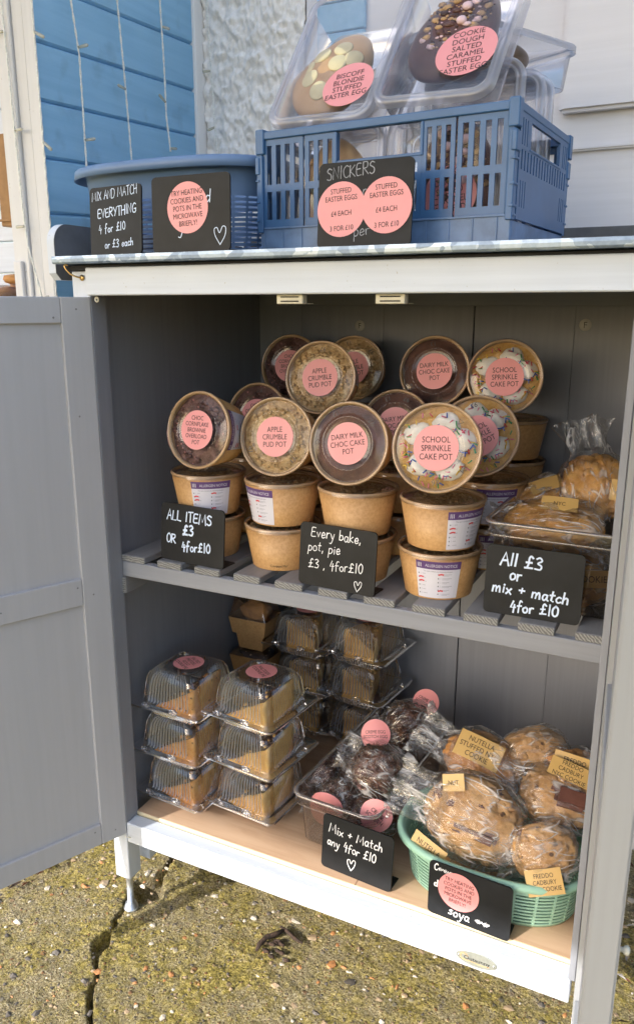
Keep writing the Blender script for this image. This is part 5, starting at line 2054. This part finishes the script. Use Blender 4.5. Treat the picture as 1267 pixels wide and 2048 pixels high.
# ------------------------------------------------------------------ blue basket on the top
bb = empty("blue_basket", (.0720, .1750, ZT + .0004), "slate blue oval plastic basket at the left of the metal top", "basket")
mb = MB()
slotted_wall(mb, (.160, .100), (.1680, .1080), .004, .088, 192, 12, 32, .002, 2.8, .42, .22)
mb.loft([oval(.160, .100, .004, 96, 2.8), oval(.157, .097, 0, 96, 2.8), oval(.05, .03, 0, 96, 2.8)], False, True, 0, True)
mb.loft([oval(.1680, .1080, .0875, 96, 2.8), oval(.1760, .1150, .1370, 96, 2.8), oval(.1870, .1260, .1385, 96, 2.8), oval(.1900, .1290, .1360, 96, 2.8), oval(.1915, .1305, .1225, 96, 2.8), oval(.1895, .1285, .1225, 96, 2.8),
         oval(.1870, .1260, .1345, 96, 2.8), oval(.1750, .1140, .1330, 96, 2.8), oval(.1660, .1060, .0875, 96, 2.8)], False, False, 0, True)
mb.obj("basket_body", M_BASKETB, bb)

# ------------------------------------------------------------------ folding crate on the top
CW, CD, CH = .376, .262, .1640
ct = empty("folding_crate", (.6260, .0530, ZT + .0004), "blue folding plastic crate with slotted sides holding the egg tubs", "crate", None, (0, 0, rad(-4.0)))
# local: x from -CW..0 along the front, y depth, z up


def slot_panel(mb, x0, x1, z0, z1, slots, t0, t1, mi=0, axis='x', bev=.0006):
    """flat plate x0..x1, z0..z1 with rectangular holes; slots = rows [(za, zb, [(xa, xb), ...])] from below"""
    def bx(a, b, c_, d):
        if b - a < 1e-5 or d - c_ < 1e-5:
            return
        if axis == 'x':
            mb.box((a, t0, c_), (b, t1, d), 0, mi)
        else:
            mb.box((t0, a, c_), (t1, b, d), 0, mi)
    z = z0
    for za, zb, hs in slots:
        bx(x0, x1, z, za)
        x = x0
        for xa, xb in hs:
            bx(x, xa, za, zb)
            x = xb
        bx(x, x1, za, zb)
        z = zb
    bx(x0, x1, z, z1)


def vslots(x0, x1, n, duty=.52):
    p = (x1 - x0) / n
    return [(x0 + p * i + p * (1 - duty) / 2, x0 + p * (i + 1) - p * (1 - duty) / 2) for i in range(n)]


mb = MB()
PZ0, PZ1 = .0375, .1530
# four front leaves separated by thin gaps, handle opening between
leaves = [(-.3660, -.3000, 4, PZ1), (-.2970, -.2480, 3, PZ1), (-.2478, -.1815, 5, .1135), (-.1785, -.1240, 4, .1135), (-.1238, -.0800, 3, PZ1), (-.0770, -.0130, 4, PZ1)]
for a, b, n_, zt in leaves:
    rows = [(PZ0 + .010, .0850, vslots(a + .003, b - .003, n_)), (.0945, zt - .0075, vslots(a + .003, b - .003, n_))]
    slot_panel(mb, a, b, PZ0, zt, rows, .0030, .0060)
mb.obj("front_panel", M_CRATE, ct)
mb = MB()
mb.box((-CW, 0, PZ1 + .0004), (0, .011, CH), .0012)                       # top rail
mb.box((-CW, .0005, PZ0), (-.3664, .011, PZ1), .001)                      # left end
mb.box((-.0126, .0005, PZ0), (-.0045, .011, PZ1), .001)
mb.box((-.2505, .0010, .1132), (-.2465, .0110, PZ1), .0008)
mb.box((-.1262, .0010, .1132), (-.1222, .0110, PZ1), .0008)
mb.box((-.2500, .0022, .1132), (-.1222, .0090, .1172), .0008)
mb.obj("front_frame", M_CRATE, ct)
mb = MB()
mb.box((-CW + .004, .0030, .001), (-.004, .0080, .0365), .0015)
for k in range(12):
    mb.box((-CW + .010 + k * .0312, .0016, .003), (-CW + .0125 + k * .0312, .0032, .034), .0005)
mb.box((-CW, .0012, .0345), (0, .0090, .0372), .0006)
mb.box((-CW + .006, .008, .0005), (-.006, CD - .006, .004), .001)
mb.box((-CW + .004, CD - .008, .001), (-.004, CD - .003, .0365), .0015)
mb.box((-.0085, .006, .001), (-.0035, CD - .006, .0300), .0010)
mb.box((-CW + .0035, .006, .001), (-CW + .0085, CD - .006, .0300), .0010)
mb.obj("base_tray", M_CRATEL, ct)
# corner posts with latches
for (x, y) in ((-.0065, .0055), (-.0065, CD - .0055), (-CW + .0065, .0055), (-CW + .0065, CD - .0055)):
    mb = MB()
    sx_ = 1 if x > -.1 else -1
    mb.box((x - .0045, y - .0065, .030), (x + .0045, y + .0065, .1330), .001)
    mb.box((x - .0062, y - .0075, .1345), (x + .0075 * 1, y + .0075, CH + .0028), .0012)
    mb.box((x + sx_ * .0030 - .0035, y - .0085, .1080), (x + sx_ * .0030 + .0035, y + .009, .1310), .0012)
    for zz in (.045, .070, .0985):
        mb.box((x + sx_ * .0030 - .003, y - .0080, zz), (x + sx_ * .0030 + .003, y + .008, zz + .0030), .0006)
    mb.obj("corner_post", M_CRATE, ct)
for xs in (-.0065, -CW + .0002):
    mb = MB()
    a, b = .0135, CD - .0135
    t0, t1 = xs + .0010, xs + .0052
    side_rows = [(.0470, .0780, vslots(a + .006, a + .036, 3, .28) + vslots(b - .036, b - .006, 3, .28)), (.0900, .1130, vslots(a + .004, b - .004, 17, .38)),
                 (.1180, .1480, vslots(a + .004, a + .034, 3, .32) + [(a + .046, b - .046)] + vslots(b - .034, b - .004, 3, .32))]
    slot_panel(mb, a, b, .0320, CH - .0004, side_rows, t0, t1, 0, 'y')
    mb.box((xs - .0005, a, CH - .010), (xs + .0062, b, CH), .001)
    mb.box((xs - .0005, a + .041, .1148), (xs + .0062, b - .041, .1172), .0005)
    mb.obj("side_panel", M_CRATE, ct)
mb = MB()
slot_panel(mb, -CW + .013, -.013, .0375, CH - .0004, [(.0470, .0850, vslots(-CW + .02, -.02, 24)), (.0945, .1440, vslots(-CW + .02, -.02, 24))], CD - .006, CD - .003)
mb.box((-CW + .013, CD - .011, CH - .011), (-.013, CD - .0005, CH), .001)
mb.obj("back_panel", M_CRATE, ct)

# ------------------------------------------------------------------ easter egg tubs
TW, TL, TD = .0810, .1180, .0560


def mk_tub(h=TL):
    body = MB()
    body.loft([rrect(TW - .014, h - .014, .014, -TD + .002), rrect(TW - .012, h - .012, .016, -TD), rrect(TW - .011, h - .011, .017, -TD + .002), rrect(TW - .005, h - .005, .020, -.006), rrect(TW - .002, h - .002, .022, -.004)], True, False, 0, True)
    lid = MB()
    lid.loft([rrect(TW - .010, h - .010, .015, .0008), rrect(TW - .0120, h - .0120, .014, -.0006)], False, True, 0, True)
    rim = MB()
    rim.loft([rrect(TW + .0012, h + .0012, .025, -.0075), rrect(TW + .0012, h + .0012, .025, .0005), rrect(TW - .0005, h - .0005, .024, .0026), rrect(TW - .0045, h - .0045, .021, .0028), rrect(TW - .0058, h - .0058, .020, .0010),
              rrect(TW - .0072, h - .0072, .018, .0026), rrect(TW - .0092, h - .0092, .016, .0034), rrect(TW - .0105, h - .0105, .015, .0006)], False, False, 0, True)
    return body.mesh("tub_body", M_TUB), lid.mesh("lid", M_TUB), rim.mesh("lid_rim", M_TUBRIM)


ME_TUB = mk_tub()
ME_TUBS = mk_tub(.0830)


def egg_shape(p):
    k = 1 - .20 * p.y
    return Vector((p.x * k, p.y, p.z))


def mk_egg(kind):
    rnd = random.Random(5)
    mb = MB()
    if kind == 'blondie':
        mb.blob((0, 0, 0), .055, .074, .030, 2, .02, 1.5, 4, 0, None, True, 2, egg_shape)
        for i in range(26):
            a = pi * .75 + i * .06
            mb.blob((.056 * cos(a) * 1.0, .074 * sin(a), -.006), .004, .004, .010, i, .3, 2, 1, 0)
        for (x, y, z) in ((-.022, .012, .0255), (.004, .030, .0258), (.014, .004, .0285), (-.016, -.028, .0250), (.030, .020, .0225), (.012, -.042, .0235), (-.034, -.012, .020), (.034, -.018, .022)):
            n_ = Vector((x * 9, y * 5, z * 26)).normalized()
            q = n_.to_track_quat('Z', 'Y').to_matrix().to_4x4()
            q.translation = (x, y, z)
            mb.lathe([(.0135, -.001), (.0140, .0012), (.0125, .0026), (.0, .0030)], 22, 1, True, q)
        mats = [M_CARAMEL, M_BUTTON]
    else:
        mb.blob((0, 0, 0), .057, .080, .032, 3, .02, 1.5, 4, 0, None, True, 2, egg_shape)
        for i in range(190):
            a, r = rnd.uniform(0, 2 * pi), sqrt(rnd.random()) * .86
            x, y = r * cos(a) * .050 + .003, r * sin(a) * .070 + .006
            z = .032 * sqrt(max(0.02, 1 - (x / .057) ** 2 - (y / .080) ** 2))
            s = rnd.choice([.0012, .0016, .002, .003, .0048])
            mb.blob((x, y, z), s * 1.5, s, s * .8, i, .55, 1.7, 1, rnd.choice([1, 1, 2, 2, 0, 3]))
        for (x, y) in ((-.004, .040), (.012, .020), (-.012, .058), (.020, .046), (.016, -.004)):
            z = .032 * sqrt(max(0.02, 1 - (x / .057) ** 2 - (y / .080) ** 2))
            mb.blob((x, y, z + .002), .0075, .0062, .006, int(y * 999), .12, 1.5, 2, 3)
        mats = [M_MILKCHOC, plain("biscuit_crumb", (.48, .30, .15, 1), .8), plain("dark_choc_curl", (.05, .02, .015, 1), .5), plain("pink_mini_egg", (.72, .52, .55, 1), .45)]
    return mb.mesh("egg", mats)


ME_EGG = {k: mk_egg(k) for k in ('blondie', 'choc')}
BISC = ["BISCOFF", "BLONDIE", "STUFFED", "EASTER EGG"]
COOK = ["COOKIE", "DOUGH", "SALTED", "CARAMEL", "STUFFED", "EASTER EGG"]


def tub(loc, R, label, egg=None, lines=None, stick=(0, 0), er=0.0, epos=(0, 0), sr=.0375, small=False):
    root = empty("egg_tub", loc, label, "tub", "clear tubs of stuffed easter eggs")
    root.rotation_euler = R.to_euler()
    for nm, me in zip(("tub_body", "lid", "lid_rim"), ME_TUBS if small else ME_TUB):
        o = bpy.data.objects.new(nm, me)
        col.objects.link(o)
        o.parent = root
    if egg:
        o = bpy.data.objects.new("egg", ME_EGG[egg])
        col.objects.link(o)
        o.parent = root
        o.location = (epos[0], epos[1], -.024)
        o.scale = (1, 1, .8)
        o.rotation_euler = (0, 0, er)
    if lines:
        round_sticker("label", sr, lines, root, Matrix.Translation((stick[0], stick[1], .0018)), .0125, .9, .95, rad(7), maxw=sr * 1.62)
    return root


def tub_rot(lean, roll=0.0, yaw=0.0):
    a = rad(90 - lean)
    return Matrix.Rotation(yaw, 3, 'Z') @ Matrix.Rotation(a, 3, 'X') @ Matrix.Rotation(roll, 3, 'Z')


def tub_at(bottom, lean, roll, yaw, *a, **k):
    R = tub_rot(lean, roll, yaw)
    loc = Vector(bottom) + R @ Vector((0, .0830 if k.get('small') else TL, 0))
    return tub(tuple(loc), R, *a, **k)


tub_at((.3400, .0860, 1.3605), 34, rad(-2), rad(-3), "leaning tub with caramel egg covered in white chocolate buttons", 'blondie', BISC, (.0330, -.0600), rad(-20), (-.014, -.014))
tub_at((.5030, .0760, 1.3685), 34, rad(-2.5), rad(-3), "leaning tub with dark chocolate egg strewn with toppings", 'choc', COOK, (.0320, -.0450), rad(-12), (-.004, .016), sr=.0400)
# tubs standing in the crate
tub_at((.3560, .0960, ZT + .0065), 4, 0, rad(-4), "tub with caramel egg standing in the crate at left, seen through the slots", 'blondie', None, er=rad(6), epos=(.0, -.004), small=True)
tub_at((.5220, .0860, ZT + .0065), 4, 0, rad(-4), "tub with dark egg and pink label standing in the crate at right", 'choc', COOK, (.012, -.022), rad(4), (.010, -.002), sr=.036, small=True)
tub_at((.5200, .1600, ZT + .0065), 4, 0, rad(-4), "empty looking tub standing second in the crate behind the dark egg tub", None)
tub_at((.5330, .2250, ZT + .0065), 4, 0, rad(-4), "tub standing third in the crate, its rim showing at the right", None)
tub_at((.5390, .2650, ZT + .0065), 2, 0, rad(-4), "tub standing at the back of the crate, rearmost of the rims at right", None)
tub_at((.3560, .1700, ZT + .0065), 4, 0, rad(-4), "tub standing behind the caramel egg tub inside the crate", None)
Rt = Matrix.Rotation(rad(-27), 3, 'Z')
cen = Vector((.642, .352, 1.480)) + Rt @ Vector((-TW, -TL, 0))
tub(tuple(cen), Rt, "tub lying flat on the standing tubs at right with dark egg inside", 'choc', None, er=rad(180), epos=(.012, -.028))

# ------------------------------------------------------------------ odds and ends on the ground
mb = MB()
rnd = random.Random(8)


def twig(loc, pts, r, label):
    mb = MB()
    mb.tube(pts, r, 7, taper=[.6] + [1.0] * (len(pts) - 2) + [.5])
    return tag(mb.obj("twig", M_BARK, None, loc), label, "twig", "dead twigs on the concrete")


twig((.276, .075, .0070), [(-.010, .020, .001), (.008, .014, .0025), (.026, .007, .001), (.044, .004, 0)], .0036, "dark broken twig lying uppermost on the concrete under the cupboard")
twig((.262, .030, .0070), [(.014, .058, .003), (.004, .044, .001), (-.006, .030, .0025), (-.010, .012, .001), (-.008, -.002, 0)], .0050, "thick dark piece of bark lying nearest on the concrete")
mb = MB()
for i in range(12):
    mb.blob((rnd.uniform(-.02, .025), rnd.uniform(-.02, .02), .003), .008, .004, .003, i, .5, 2, 1)
tag(mb.obj("bark_scraps", M_BARK, None, (.287, .045, .004)), "scatter of small dark bark scraps by the twigs", "bark scraps", kind="stuff")


def litter(name, cx, cy, n, sx_, sy_, seed, label, mats, tall=.03):
    r_ = random.Random(seed)
    mb = MB()
    for i in range(n):
        p = Vector((cx + r_.gauss(0, sx_), cy + r_.gauss(0, sy_), r_.uniform(.001, tall)))
        a = r_.uniform(0, 2 * pi)
        d = Vector((cos(a), sin(a), r_.uniform(-.3, .3)))
        s = Vector((-sin(a), cos(a), r_.uniform(-.5, .5)))
        l, w = r_.uniform(.006, .016), r_.uniform(.001, .005)
        u_ = Vector((0, 0, .003))
        mb.add([p - d * l, p - s * w + u_, p + d * l, p + s * w + u_], [(0, 1, 2), (0, 2, 3)], r_.randrange(len(mats)), False)
    tag(mb.obj(name, mats), label, "leaf litter", kind="stuff")


litter("leaf_litter", -.285, .030, 260, .022, .035, 3, "russet dry conifer sprays heaped left of the door foot", [M_LEAF, plain("rust_needle", (.24, .085, .035, 1), .7), M_BARK])
litter("leaf_litter", .955, .420, 700, .055, .20, 4, "dark wet leaves and twigs heaped right of the cupboard", [M_BARK, M_LEAF, plain("dark_leaf_mould", (.03, .02, .014, 1), .5), plain("bleached_twig", (.40, .36, .32, 1), .7)], .05)
